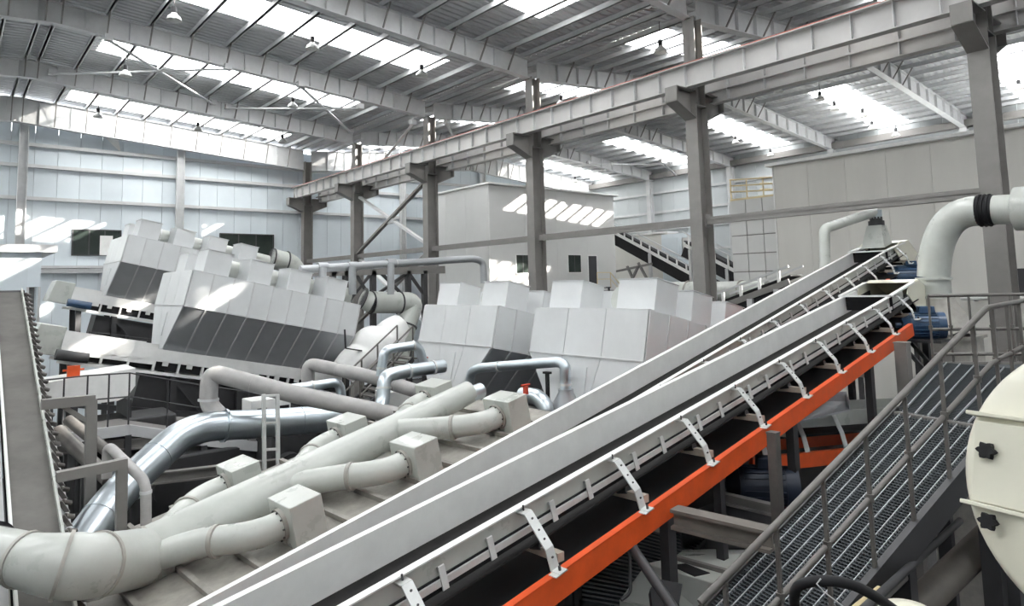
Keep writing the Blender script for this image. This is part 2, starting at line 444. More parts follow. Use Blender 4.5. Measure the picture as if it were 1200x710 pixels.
# ---- high bay lamps
lm_shade = None
def lamp(label, px, py, group=None):
    d = sight(px, py); lo, hi = 5.0, 60.0
    for _ in range(50):
        mid = (lo + hi) / 2; p = d * (mid / d.length)
        if p.z > rafz(p.x) + ROOF - 1.05: hi = mid
        else: lo = mid
    p = d * (lo / d.length)
    t = thing('high_bay_lamp', label, 'lamp', p, 'high bay lamps under the roof')
    T = [(.035, .2), (.06, .17), (.08, .13), (.11, .08), (.19, .01), (.225, -.06), (.235, -.11)]
    MB().tube([p + V((0, 0, z)) for r, z in T], [r for r, z in T], 16, False).build('shade', M['lampw'], t)
    MB().tube([p + V((0, 0, .13)), p + V((0, 0, .34))], .08, 10).build('ballast_housing', M['dark'], t, label='dark ballast housing')
    MB().tube([p + V((0, 0, .3)), p + V((0, 0, 1.035))], .015, 6).build('hanger_rod', M['dark'], t)
    MB().tube([p + V((0, 0, -.07)), p + V((0, 0, .07))], [.05, .04], 10).build('bulb', M['lampw'], t)
for px, py, lab in ((204, 20, 'by the first skylight strip near the ridge'), (366, 54, 'at the middle of the long nearest skylight strip'), (494, 86, 'at the low end of the long nearest skylight strip'),
                    (147, 86, 'by the upper end of the second skylight strip'), (343, 123, 'at the low end of the second skylight strip'), (115, 135, 'before the gable rafter near the ridge'),
                    (232, 151, 'before the middle of the gable rafter'), (331, 165, 'before the low end of the gable rafter'), (657, 121, 'just above the red rail beside the cabin column'),
                    (774, 58, 'on the bright skylight beside the column head'), (912, 106, 'directly under the deep girder'), (903, 181, 'just above the corner of the beige room'),
                    (961, 115, 'topmost of the row on the wide skylight over the beige room'), (978, 127, 'second down the row on the wide skylight over the beige room'), (1011, 135, 'third down the row on the wide skylight over the beige room'),
                    (1022, 149, 'fourth down the row on the wide skylight over the beige room'), (1050, 157, 'just above the beige room roof edge'), (1194, 102, 'just past the thick column under the roof'),
                    (862, 166, 'under the skylight between the tall columns'), (707, 199, 'above the end of the white cabin roof'), (674, 212, 'above the middle of the white cabin roof')):
    lamp('white bell-shaped high-bay lamp ' + lab, px, py)
# ================================================================== wall windows, cabin, beige room, back-aisle things
def wall_window(n, px0, py0, px1, py1, panes):
    a, b = onY(px0, py1, YF - .05), onY(px1, py0, YF - .05)
    w = setting('window_%d' % n, a)
    MB().box(a.x, b.x, YF - .012, YF - .004, a.z, b.z).build('dark_backing', M['void'], w)
    y0, y1 = YF - .07, YF - .02
    fr = MB().box(a.x - .06, b.x + .06, y0, y1, a.z - .06, a.z).box(a.x - .06, b.x + .06, y0, y1, b.z, b.z + .06)
    fr.box(a.x - .06, a.x, y0, y1, a.z, b.z).box(b.x, b.x + .06, y0, y1, a.z, b.z)
    fr.build('window_frame', M['dark'], w)
    d = (b.x - a.x) / panes
    for i in range(panes):
        MB().box(a.x + i * d + .02, a.x + (i + 1) * d - .02, YF - .05, YF - .03, a.z, b.z).build('pane', M['glass'], w)
        if i: MB().box(a.x + i * d - .03, a.x + i * d + .03, y0, y1, a.z, b.z).build('mullion', M['dark'], w)
wall_window(1, 85, 271, 141, 298, 3)
wall_window(2, 258, 276, 320, 303, 3)
p = onY(124, 287, YF - .08)
MB().box(p.x - .28, p.x + .32, YF - .085, YF - .075, p.z - .55, p.z + .5).build('white_sheet', M['trimw'], label='white sheet leaning inside the wall window by the dryer', category='sheet')

# torn film on the far wall
q = onY(128, 165, YF - .2)
MB().add([q + V((-.55, 0, .6)), q + V((.35, 0, .62)), q + V((.55, -.05, -.55)), q + V((.15, -.02, -.2))], [(0, 1, 2, 3)]).add([q + V((-.55, .03, .6)), q + V((.35, .03, .62)), q + V((.55, .0, -.55)), q + V((.15, .01, -.2))], [(3, 2, 1, 0)]).build('torn_film', M['trimw'], label='torn white film hanging from the top wall rail on the far wall', category='film')

def panel_run(t, mt, pts, n, z0, z1, gap=.012, thick=.06, nm='wall_panel'):
    p, q = V(pts[0]), V(pts[1]); d = (q - p) / n; nrm = V((-d.y, d.x, 0)).normalized() * thick
    for i in range(n):
        a = p + d * i; b = p + d * (i + 1) - d.normalized() * gap
        MB().hexa([(a.x, a.y, z0), (b.x, b.y, z0), (b.x + nrm.x, b.y + nrm.y, z0), (a.x + nrm.x, a.y + nrm.y, z0), (a.x, a.y, z1), (b.x, b.y, z1), (b.x + nrm.x, b.y + nrm.y, z1), (a.x + nrm.x, a.y + nrm.y, z1)]).build(nm, M[mt], t)

# ---- white cabin
HX0, HX1, HY0, HY1, HZ = 25.4, 37.0, 32.0, 38.8, 6.2
t = thing('cabin_building', 'white panelled two-storey cabin with flat roof, two windows and a dark door', 'building', (31, 35, FZ))
wins = []
for (x0, y0, x1, y1) in ((605, 299, 620, 320), (666, 299, 680, 319)):
    a, b = onY(x0, y1, HY0), onY(x1, y0, HY0); wins.append((a.x, b.x, a.z, b.z))
a, b = onY(690, 336, HY0), onY(698.5, 300, HY0); wins.append((a.x, b.x, a.z, b.z))
panel_run(t, 'house', ((HX0, HY0, 0), (HX1, HY0, 0)), 4, FZ, HZ)
panel_run(t, 'house', ((HX0, HY1, 0), (HX0, HY0 + .07, 0)), 3, FZ, HZ, thick=-.0 + .06)
panel_run(t, 'house', ((HX1, HY0 + .07, 0), (HX1, HY1, 0)), 3, FZ, HZ)
MB().box(HX0 + .07, HX1 - .07, HY0 + .07, HY1, FZ, HZ - .02).build('core', M['house'], t)
MB().box(HX0 - .15, HX1 + .3, HY0 - .25, HY1 + .1, HZ, HZ + .12).build('roof_slab', M['trimw'], t, bevel=.02)
MB().box(HX0 - .02, HX0 + .06, HY0 - .025, HY0 - .002, FZ, HZ).build('corner_trim', M['trimw'], t)
for i, (x0, x1, z0, z1) in enumerate(wins):
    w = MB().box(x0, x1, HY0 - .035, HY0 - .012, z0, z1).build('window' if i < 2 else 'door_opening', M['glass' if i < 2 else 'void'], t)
    f = MB()
    for (u0, u1, w0, w1) in ((x0 - .06, x1 + .06, z1, z1 + .06), (x0 - .06, x1 + .06, z0 - .06, z0), (x0 - .06, x0, z0, z1), (x1, x1 + .06, z0, z1)): f.box(u0, u1, HY0 - .06, HY0 - .008, w0, w1)
    f.build('window_frame' if i < 2 else 'door_frame', M['trimw'], t)
    if i < 2: MB().box((x0 + x1) / 2 - .02, (x0 + x1) / 2 + .02, HY0 - .05, HY0 - .03, z0, z1).build('mullion', M['dark'], t)
dx0, dx1, dz0, _ = wins[2]
t = thing('yellow_stair', 'small yellow-railed stair below the dark door of the white cabin', 'stair', (dx0, HY0 - .7, dz0 - .8))
MB().box(dx0 - .2, dx1 + .3, HY0 - 1.0, HY0 - .07, dz0 - .12, dz0 - .04).build('landing', M['grating'], t)
for k in range(4): MB().box(dx1 + .3 + k * .28, dx1 + .6 + k * .28, HY0 - 1.0, HY0 - .1, dz0 - .3 - k * .22, dz0 - .26 - k * .22).build('tread', M['grating'], t)
for yy in (HY0 - 1.0,):
    MB().tube([(dx0 - .2, yy, dz0 + .95), (dx1 + .3, yy, dz0 + .95), (dx1 + 1.4, yy, dz0 + .0)], .03, 6).build('handrail', M['yellow'], t)
    MB().tube([(dx0 - .2, yy, dz0 + .5), (dx1 + .3, yy, dz0 + .5), (dx1 + 1.4, yy, dz0 - .45)], .025, 6).build('handrail', M['yellow'], t)
for xx, dz in ((dx0 - .2, 0), (dx1 + .3, 0), (dx1 + 1.4, -.95)):
    MB().tube([(xx, HY0 - 1, dz0 - .1 + dz), (xx, HY0 - 1, dz0 + .95 + dz)], .028, 6).build('post', M['yellow'], t)
for xx in (dx0 - .1, dx1 + .2): MB().box(xx - .05, xx + .05, HY0 - .95, HY0 - .85, FZ, dz0 - .12).build('leg', M['dark'], t)

# ---- beige room
RXX, RY1, RZT = 34.0, 18.1, 6.0
t = thing('beige_room', 'long beige panelled room with white roof edge behind the curved duct', 'building', (RXX, 6, FZ))
n = 15; YBR = -10.3
for i in range(n):
    ya = RY1 - i * 1.9; yb = ya - 1.888
    MB().box(RXX, RXX + .06, max(yb, YBR), ya, FZ, RZT).build('wall_panel', M['room'], t)
MB().box(RXX + .07, 43.2, YBR, RY1 - .07, FZ, RZT - .02).build('core', M['room'], t)
MB().box(RXX, 43.2, RY1 - .06, RY1, FZ, RZT).build('end_panel', M['room'], t)
MB().box(RXX - .35, 43.3, YBR, RY1 + .25, RZT, RZT + .16).build('roof_slab', M['trimw'], t)
MB().box(RXX - .03, RXX, RY1 - .06, RY1 + .02, FZ, RZT).build('corner_trim', M['trimw'], t)
a = onX(1189, 352, RXX - .02); b = onX(1215, 314, RXX - .02)
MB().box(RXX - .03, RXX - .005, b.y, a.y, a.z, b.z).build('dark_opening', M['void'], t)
a = onX(1126, 349, RXX - .6)
t = thing('white_wall_pipe', 'white horizontal pipe running low along the beige room wall', 'pipe', a)
MB().tube([(a.x, a.y, a.z), (a.x, 2, a.z)], .11, 10).build('pipe', M['trimw'], t)
MB().box(a.x - .03, a.x + .57, a.y - .5, a.y - .44, a.z - .15, a.z - .1).build('pipe_bracket', M['rafter'], t)

# ---- gridded screen with yellow railing
a, b = onX(855, 236, 34.3), onX(912, 335, 34.3)
t = thing('panel_screen', 'pale gridded panel screen beside the end of the beige room', 'screen', (34.3, 20, FZ))
y1 = a.y; ny = 4; dy = 1.0; zt = a.z
MB().box(34.36, 34.42, y1 - 3.6, y1, FZ, zt).build('backing_sheet', M['steel'], t)
for j in range(7):
    for i in range(ny):
        ya = y1 - i * dy; yb = max(ya - dy + .05, y1 - 3.55)
        z1 = zt - (j * 1.02 if j else 0); z0 = zt - (j + 1) * 1.02 + .05
        MB().box(34.3, 34.355, yb, ya, z0, z1).build('panel', M['house'], t)
t = thing('yellow_railing', 'yellow pipe railing on top of the gridded screen', 'railing', (34.5, y1 - 1.5, zt))
for z in (.35, .7, 1.05):
    MB().tube([(34.4, y1 + .0, zt + z + .2), (34.4, y1 - 3.2, zt + z - .05)], .045, 6).build('rail', M['yellow'], t)
    MB().tube([(37.6, y1 - .1, zt + z + .6), (34.4, y1 - 3.2, zt + z - .05)], .04, 6).build('rail', M['yellow'], t)
for k in range(4):
    MB().tube([(34.4, y1 - .05 - k, zt), (34.4, y1 - .05 - k, zt + 1.2 - .08 * k)], .045, 6).build('post', M['yellow'], t)
MB().box(34.35, 37, y1 - 3.2, y1, zt, zt + .12).build('toe_plate', M['yellow'], t)

# ---- small block behind the cabin
a, b = onX(712, 262, 42.5), onX(781, 252, 42.5)
t = thing('small_block', 'small beige flat-topped block behind the sloping conveyor past the cabin', 'building', (43, 34, FZ))
MB().box(42.5, 43.7, b.y, a.y + 1, FZ, 3.7).build('body', M['room'], t)
MB().box(42.4, 43.8, b.y - .1, a.y + 1, 3.7, 3.82).build('roof_slab', M['trimw'], t)
t = thing('blue_cabinet', 'tall pale blue steel cabinet beside the small beige block', 'cabinet', (42, b.y - 1, FZ))
MB().box(41.6, 43.6, b.y - 2.4, b.y - .1, FZ, 3.5).build('body', M['wallp'], t)
MB().box(41.55, 41.6, b.y - 1.6, b.y - .2, FZ + 4, 3.2).build('door', M['wallp'], t)
# ================================================================== the four inclined dryers
def slab(p4, gap, th):
    """a thin panel on a quad, edges drawn in by gap, standing proud by th on the side of the quad's normal"""
    p4 = [V(p) for p in p4]; c = sum(p4, V()) / 4
    nrm = (p4[1] - p4[0]).cross(p4[3] - p4[0]).normalized()
    q = []
    for i in range(4):
        e1 = (p4[(i + 1) % 4] - p4[i]).normalized(); e2 = (p4[i - 1] - p4[i]).normalized()
        q.append(p4[i] + (e1 + e2) * gap)
    return MB().hexa([q[0], q[1], q[2], q[3], q[0] + nrm * th, q[1] + nrm * th, q[2] + nrm * th, q[3] + nrm * th])
def lerp(a, b, t): return V(a) + (V(b) - V(a)) * t

def dryer(label, corner, az, el, L, nbox, hood_len, feeder, blue=False):
    F = Frame(az, el); F.o = V(corner) + F.b * 1.55
    t = thing('box_dryer', label, 'dryer', F(L / 2, 0, -1.2), None)
    hw, top, low, lw = 1.55, .96, -1.2, .62; BH = .64; T0 = .6
    MB().hexa([F(.03, -hw + .03, 0), F(L - .03, -hw + .03, 0), F(L - .03, hw - .03, 0), F(.03, hw - .03, 0), F(.03, -hw + .03, top - .03), F(L - .03, -hw + .03, top - .03), F(L - .03, hw - .03, top - .03), F(.03, hw - .03, top - .03)]).build('upper_body', M['dry'], t)
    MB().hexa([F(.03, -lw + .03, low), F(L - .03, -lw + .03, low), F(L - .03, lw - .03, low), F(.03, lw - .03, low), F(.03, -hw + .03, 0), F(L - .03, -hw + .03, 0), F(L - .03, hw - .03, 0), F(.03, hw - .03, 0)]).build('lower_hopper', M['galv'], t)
    k = int(round(L / .58)); d = L / k
    for i in range(k):
        a0, a1 = i * d, (i + 1) * d
        slab([F(a0, -hw, 0), F(a1, -hw, 0), F(a1, -hw, top), F(a0, -hw, top)], .008, .02).build('side_panel', M['dry'], t)
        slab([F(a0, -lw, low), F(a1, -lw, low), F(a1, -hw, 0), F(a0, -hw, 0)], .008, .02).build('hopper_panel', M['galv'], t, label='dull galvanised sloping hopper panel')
        slab([F(a0, -hw, top), F(a1, -hw, top), F(a1, hw, top), F(a0, hw, top)], .006, .012).build('top_panel', M['dry'], t)
        MB().bar(F(a1, -hw - .02, .02), F(a1, -hw - .02, top), .035, .03, F.b).bar(F(a1, -lw - .01, low), F(a1, -hw - .02, -.02), .04, .03, F.b).build('seam_rib', M['rafter'], t)
    for i in range(3):
        b0, b1 = hw - i * 2 * hw / 3, hw - (i + 1) * 2 * hw / 3
        c0, c1 = lw - i * 2 * lw / 3, lw - (i + 1) * 2 * lw / 3
        slab([F(0, b0, 0), F(0, b1, 0), F(0, b1, top), F(0, b0, top)], .008, .02).build('end_panel', M['dry'], t)
        slab([F(0, c0, low), F(0, c1, low), F(0, b1, 0), F(0, b0, 0)], .008, .02).build('end_panel', M['dry'], t)
        slab([F(L, b1, 0), F(L, b0, 0), F(L, b0, top), F(L, b1, top)], .008, .02).build('end_panel', M['dry'], t)
    MB().bar(F(-.025, -hw, 0), F(-.025, hw, 0), .04, .03).bar(F(0, -hw - .025, 0), F(L, -hw - .025, 0), .03, .03).build('seam_rib', M['rafter'], t)
    x = F(-.024, .3, -.55)
    slab([F(-.02, .25, -.85), F(-.02, -.2, -.85), F(-.02, -.2, -.2), F(-.02, .25, -.2)], .0, .02).build('access_door', M['dry'], t)
    # plenum boxes in two rows and the trunk duct between them
    for i in range(nbox):
        a = .28 + 1.18 * i
        for s in (-1, 1):
            b0, b1 = (-1.44, -.5) if s < 0 else (.5, 1.44)
            bx = MB().hexa([F(a, b0, top), F(a + .68, b0, top), F(a + .68, b1, top), F(a, b1, top), F(a, b0, top + BH), F(a + .68, b0, top + BH), F(a + .68, b1, top + BH), F(a, b1, top + BH)])
            o = bx.build('plenum_box', M['dry'], t, bevel=.012)
            MB().hexa([F(a - .02, b0 - .02, top + BH), F(a + .70, b0 - .02, top + BH), F(a + .70, b1 + .02, top + BH), F(a - .02, b1 + .02, top + BH), F(a - .02, b0 - .02, top + BH + .015), F(a + .70, b0 - .02, top + BH + .015), F(a + .70, b1 + .02, top + BH + .015), F(a - .02, b1 + .02, top + BH + .015)]).build('lid', M['dry'], o)
    dl = min(L + .2, hood_len)
    MB().tube([F(T0, -.35, top + .31), F(dl, -.2, top + .31)], .29, 20).build('trunk_duct', M['cream'], t)
    for i in range(nbox):
        for da in (1.02, 1.16):
            a = da + 1.18 * i
            MB().tube([F(a, -.33 + .02 * a, top + .31), F(a + .035, -.33 + .02 * a, top + .31)], .315, 20).build('duct_flange', M['dry'], t)
    A0 = feeder if feeder else .2
    # discharge conveyor frame under the hopper
    f = MB()
    for b in (-.72, .72):
        f.hexa([F(A0, b - .03, low - .32), F(L + .3, b - .03, low - .32), F(L + .3, b + .03, low - .32), F(A0, b + .03, low - .32), F(A0, b - .03, low), F(L + .3, b - .03, low), F(L + .3, b + .03, low), F(A0, b + .03, low)])
        f.bar(F(A0, b, low - .62), F(L + .3, b, low - .62), .08, .08)
    f.build('conveyor_frame', M['trimw'], t)
    lgm = MB().bar(F(0, 0, -.3) - F.o, F(0, 0, -.62) - F.o, .09, .05, F.u).box(.2, .34, -.03, .03, -.42, -.30, lambda x, y, z: F(x, y, z) - F.o).mesh('frame_cleat', M['trimw'])
    for i in range(int((L - A0) / .62)):
        inst('frame_cleat', lgm, t, F(A0 + .3 + .62 * i, -.72, low))
    MB().hexa([F(A0 + .1, -.6, low - .55), F(L + .2, -.6, low - .55), F(L + .2, .6, low - .55), F(A0 + .1, .6, low - .55), F(A0 + .1, -.6, low - .05), F(L + .2, -.6, low - .05), F(L + .2, .6, low - .05), F(A0 + .1, .6, low - .05)]).build('belt_run', M['black'], t)
    if feeder:
        hb = MB().hexa([F(A0 - .65, -.65, low - .5), F(A0 + .02, -.65, low - .5), F(A0 + .02, .65, low - .5), F(A0 - .65, .65, low - .5), F(A0 - .55, -.65, low + .22), F(A0 + .02, -.65, low + .22), F(A0 + .02, .65, low + .22), F(A0 - .55, .65, low + .22)]).build('head_box', M['cream'], t, bevel=.02)
        for b in (-.74, .70): MB().box(A0, -.15, b, b + .04, low - .42, low + .12, F).build('feeder_skirt', M['trimw'], t)
        MB().tube([F(A0 - .1, -.95, low - .45), F(A0 + .6, -.95, low - .45)], .13, 14).build('drive_motor', M['blue' if blue else 'dark'], t)
    for a in ((A0 + .3,) if feeder else ()) + (.4, 2.2, 4.2, L - .1):
        for b in (-.66, .66):
            p = F(a, b, low - .6)
            MB().box(p.x - .08, p.x + .08, p.y - .08, p.y + .08, FZ, p.z).build('support_leg', M['dark'], t)
    p0, p1 = F(A0 + .3 if feeder else .4, -.66, low - 1.6), F(L - .1, -.66, low - 1.6)
    MB().bar(p0, p1, .1, .14).bar(F(.4, -.66, low - .7), F(2.2, -.66, -3.4), .07, .07).build('support_brace', M['dark'], t)
    MB().hexa([F(A0 * .2 + .1, -.5, low - 1.7), F(L, -.5, low - 1.7), F(L, .5, low - 1.7), F(A0 * .2 + .1, .5, low - 1.7), F(A0 * .2 + .1, -.5, low - .7), F(L, -.5, low - .7), F(L, .5, low - .7), F(A0 * .2 + .1, .5, low - .7)]).build('dark_fill_box', M['dark'], t)  # dark body added to fill the shaded gap beneath the hopper
    return F, t
FB, tB = dryer('long white inclined dryer with grey hopper side, beside the grey dusty pipes', onY(215.6, 358, 19.1), 0, -12.9, 5.0, 4, 5.6, -2.3)
FA, tA = dryer('farther white inclined dryer partly behind another, below the wall window', onY(142, 306, 26.3), 0, -12.9, 5.2, 4, 6.0, -1.0, True)
FC, tC = dryer('white dryer with sunlit dark-bottomed side, end facing the silver bent pipe', onX(577, 407, 9.65), 0, -12.9, 5.0, 4, 5, 0)
FD, tD = dryer('white dryer with big end panels nearest the conveyors, before the tall column', onX(755, 424, 9.75), 0, -12.9, 5.4, 4, 5, 0)
# ---- exhaust elbow of dryer A and dryer B
t = thing('exhaust_elbow', 'fat cream exhaust elbow curving down past the end of the long dryer', 'duct', onY(478, 356, 20.6))
a, b, c, d = onY(424, 350, 20.65), onY(434, 354, 20.6), onY(482, 355, 20.6), onY(452, 450, 20.4)
MB().tube([a, b], [.3, .36], 20).tube([b, lerp(b, c, .72)], .37, 20).build('straight_run', M['cream'], t)
MB().tube(bend([lerp(b, c, .7), c + V((.1, 0, .0)), lerp(c, d, .3)], .75), [.38] * 8 + [.42], 20, True).build('elbow', M['cream'], t)
MB().tube([lerp(c, d, .26), d], [.42, .55], 20).build('drop_cone', M['cream'], t)
for p, q, w in ((a, b, .4), (b, c, .4), (lerp(b, c, .68), c, .41)):
    dd = (q - p).normalized(); MB().tube([p, p + dd * .04], w, 20).build('flange', M['dark'], t)
MB().tube([lerp(c, d, .27), lerp(c, d, .29)], .46, 20).build('flange', M['dark'], t)
t = thing('exhaust_elbow', 'cream exhaust elbow at the low end of the dryer below the wall window', 'duct', onY(345, 312, 28))
a, b, c = onY(318, 303, 27.7), onY(345, 309, 27.7), onY(352, 345, 27.7)
MB().tube(bend([a, b, c], .9), .42, 18).build('elbow', M['cream'], t)
dd = (b - a).normalized()
for e in (a, lerp(a, b, .6)): MB().tube([e, e + dd * .05], .46, 18).build('flange', M['dark'], t)

# ================================================================== near machine with the forked trunk duct
E = Frame(3.65, 11.6)
t = thing('ducted_hood', 'long cream hood with ribbed top, six plenum boxes and a forked trunk duct', 'machine', E(4.4, 8.9, -5.0))
DN = -3.72
MB().hexa([E(.4, 7.15, DN - 1.3), E(7.7, 7.15, DN - 1.3), E(7.7, 10.65, DN - 1.3), E(.4, 10.65, DN - 1.3), E(.4, 7.15, DN - .02), E(7.7, 7.15, DN - .02), E(7.7, 10.65, DN - .02), E(.4, 10.65, DN - .02)]).build('hood_body', M['dusty'], t)
for i in range(13):
    a0 = .42 + i * .56
    MB().hexa([E(a0, 7.15, DN - .02), E(a0 + .545, 7.15, DN - .02), E(a0 + .545, 10.65, DN - .02), E(a0, 10.65, DN - .02), E(a0, 7.15, DN), E(a0 + .545, 7.15, DN), E(a0 + .545, 10.65, DN), E(a0, 10.65, DN)]).build('deck_panel', M['deck'], t)
    MB().hexa([E(a0 - .03, 7.15, DN), E(a0 + .03, 7.15, DN), E(a0 + .03, 10.65, DN), E(a0 - .03, 10.65, DN), E(a0 - .03, 7.15, DN + .07), E(a0 + .03, 7.15, DN + .07), E(a0 + .03, 10.65, DN + .07), E(a0 - .03, 10.65, DN + .07)]).build('deck_rib', M['deck'], t)
for a in (.8, 3, 5, 7.3):
    for b in (7.4, 10.4):
        p = E(a, b, DN - 1.3); MB().box(p.x - .09, p.x + .09, p.y - .09, p.y + .09, FZ, p.z).build('support_leg', M['dark'], t)
NA = [3.09, 4.88, 6.68]
CN = lambda a: -3.51 + (a - 1.87) / 5.19 * .24
CR = lambda a: .335 - (a - 1.87) / 5.19 * .15
for i, a in enumerate(NA):
    for (b0, b1, da) in ((7.6, 8.2, 0), (9.62, 10.2, .12)):
        aa = a + da
        o = MB().hexa([E(aa, b0, DN), E(aa + .41, b0, DN), E(aa + .41, b1, DN), E(aa, b1, DN), E(aa, b0, -3.2), E(aa + .41, b0, -3.2), E(aa + .41, b1, -3.2), E(aa, b1, -3.2)]).build('plenum_box', M['cream'], t, bevel=.012)
        bc = (b0 + b1) / 2; near = b0 < 9
        s = -1 if near else 1
        pts = [E(aa - 1.25, 8.9 + s * .12, CN(aa - 1.25) + .02), E(aa - .75, 8.9 + s * .55, -3.42), E(aa - .45, bc - s * .12, -3.44), E(aa - .2, bc, -3.455), E(aa + .02, bc, -3.455)]
        MB().tube(bend(pts, .3, 4), .165, 18).build('branch_duct', M['cream'], t)
        MB().tube([E(aa - .66, 8.9 + s * .66, -3.43), E(aa - .63, 8.9 + s * .70, -3.43)], .185, 18).build('duct_flange', M['dusty'], t)
        MB().tube([E(aa - .045, bc, -3.455), E(aa, bc, -3.455)], .19, 18).build('duct_flange', M['dusty'], t)
        for k in range(10):
            an = k * math.pi / 5
            p = E(aa - .05, bc + .178 * math.cos(an), -3.455 + .178 * math.sin(an)); MB().tube([p - E.u * .02, p], .012, 5).build('flange_bolt', M['dark'], t)
MB().tube([E(a, 8.9, CN(a)) for a in (1.87, 3.0, 4.5, 6.0, 7.0)], [CR(a) for a in (1.87, 3, 4.5, 6, 7.0)], 26).build('trunk_duct', M['cream'], t)
MB().tube([E(6.95, 8.85, CN(6.95) - .03), E(7.22, 8.85, CN(7.2) - .05)], .13, 16).build('end_spigot', M['silver'], t, label='small silver spigot at the duct end')
p0, p1, p2 = onY(-75, 632, 9.7), onY(86, 668, 8.15), E(1.87, 8.9, CN(1.87))
el = bend([p0, p1, p2], .75, 10)
MB().tube(el, [.24 + .075 * min(1, 2.2 * i / (len(el) - 1)) for i in range(len(el))], 26).build('inlet_elbow', M['cream'], t)
for k in (1, 5, 9):
    dd = (el[k + 1] - el[k]).normalized(); MB().tube([el[k] - dd * .018, el[k] + dd * .018], .26 + .075 * min(1, 2.2 * k / (len(el) - 1)), 26).build('duct_flange', M['dusty'], t)
dd = E.u
for o in (-.05, .01): MB().tube([p2 + dd * o, p2 + dd * (o + .04)], .345, 26).build('duct_flange', M['dusty'], t)
q = onY(6, 637, 9.25); dd = (el[1] - el[0]).normalized(); q = el[0] + dd * (q - el[0]).dot(dd)
MB().tube([q, q + dd * .07], .29, 26).build('rubber_gasket', M['black'], t)
# ================================================================== the two long trough conveyors
def conveyor(label, F, bc, nt, a0, a1, brk0, sp, near_skirt_end, far_skirt_end, a_or):
    """bc: centre line offset, nt: height of the skirt tops, a0..a1 along the run"""
    t = thing('belt_conveyor', label, 'conveyor', F((a0 + a1) / 2, bc, nt - .6))
    h = .365
    def strip(nm, mt, b0, b1, c0, c1, x0=a0, x1=a1, **k): return MB().box(x0, x1, b0, b1, c0, c1, F).build(nm, M[mt], t, **k)
    # skirt boards
    strip('far_skirt', 'trimw', bc + h, bc + h + .02, nt - .30, nt, a0, far_skirt_end)
    strip('skirt_lip', 'trimw', bc + h, bc + h + .07, nt, nt + .012, a0, far_skirt_end)
    strip('near_skirt', 'cream', bc - h - .02, bc - h, nt - .16, nt, a0, near_skirt_end)
    strip('skirt_lip', 'trimw', bc - h - .06, bc - h + .01, nt, nt + .012, a0, near_skirt_end)
    strip('skirt_rubber', 'black', bc - h - .035, bc - h - .02, nt - .27, nt - .16)
    strip('skirt_rubber', 'black', bc + h + .02, bc + h + .035, nt - .40, nt - .12)
    strip('clamp_rail', 'zinc', bc - h - .055, bc - h - .035, nt - .225, nt - .175)
    # belt: trough, with edges outside the skirts
    prof = [(-.47, -.295), (-.40, -.302), (-.18, -.325), (.18, -.325), (.40, -.302), (.47, -.295)]
    mb = MB(); vs = []
    for a in (a0, a1):
        for dz in (0, -.014): vs += [F(a, bc + x, nt + y + dz) for x, y in prof]
    n = len(prof); fs = []
    for i in range(n - 1):
        fs += [(i, i + 1, 2 * n + i + 1, 2 * n + i), (n + i, 3 * n + i, 3 * n + i + 1, n + i + 1)]
    fs += [(0, 2 * n, 3 * n, n), (n - 1, 2 * n - 1, 4 * n - 1, 3 * n - 1)]
    mb.add(vs, fs); mb.build('carry_belt', M['belt'], t)
    strip('belt_seam', 'black', bc + .16, bc + .175, nt - .324, nt - .316)
    strip('return_belt', 'black', bc - .5, bc + .5, nt - .66, nt - .645)
    # longitudinal beams: painted channel
    for s in (-1, 1):
        bb = bc + s * .73
        MB().box(a0, a_or, bb - .035, bb + .035, nt - .445, nt - .435, F).box(a0, a_or, bb + s * .025, bb + s * .035, nt - .64, nt - .435, F).box(a0, a_or, bb - .035, bb + .035, nt - .645, nt - .635, F).build('side_beam', M['orange'], t, label='orange channel beam')
    # brackets
    prb = MB(); B = lambda b, c: F(0, b, c) - F.o
    w = .045
    def flat(mb, p, q):
        (b0, c0), (b1, c1) = p, q
        d = (V((b1, c1, 0)) - V((b0, c0, 0))).normalized(); nx, ny = -d.y * .006, d.x * .006
        mb.hexa([B(b0 - nx, c0 - ny) - F.u * w, B(b1 - nx, c1 - ny) - F.u * w, B(b1 - nx, c1 - ny) + F.u * w, B(b0 - nx, c0 - ny) + F.u * w,
                 B(b0 + nx, c0 + ny) - F.u * w, B(b1 + nx, c1 + ny) - F.u * w, B(b1 + nx, c1 + ny) + F.u * w, B(b0 + nx, c0 + ny) + F.u * w])
    flat(prb, (.0, -.03), (-.11, -.03)); flat(prb, (-.11, -.03), (-.30, -.27)); flat(prb, (-.30, -.27), (-.335, -.43)); flat(prb, (-.33, -.43), (-.43, -.43))
    bm1 = prb.mesh('skirt_bracket', M['zinc'])
    hol = MB()
    for (b, c) in ((-.14, -.075), (-.2, -.155), (-.25, -.215), (-.315, -.345)):
        nd = V((-.19, -.24, 0)).normalized()
        p = B(b - .008, c + .004); nn = (F.b * -.78 + F.n * .62).normalized()
        hol.tube([p, p + nn * .012], .009, 6)
    hol.tube([B(-.06, -.03), B(-.06, .02)], .008, 6).tube([B(-.39, -.43), B(-.39, -.39)], .012, 6)
    bm2 = hol.mesh('bracket_bolt', M['dark'])
    base = MB().box(-.09, .05, -.43, -.35, -.436, -.428, Fr0(F)).mesh('bracket_foot', M['zinc'])
    idl = MB()
    idl.bar(B(-.30, -.40), B(1.08, -.40), .07, .07).bar(B(-.10, -.40), B(.02, -.33), .05, .05).bar(B(.80, -.40), B(.72, -.34), .05, .05)
    idm = idl.mesh('idler_frame', M['tan'])
    rl = MB().tube([B(.06, -.40), B(.67, -.40)], .05, 10).tube([B(.02, -.38), B(-.1, -.355)], .045, 10).tube([B(.71, -.38), B(1.0, -.31)], .045, 10)
    rlm = rl.mesh('idler_roller', M['dark'])
    clip = MB(); flat2 = flat
    w = .028
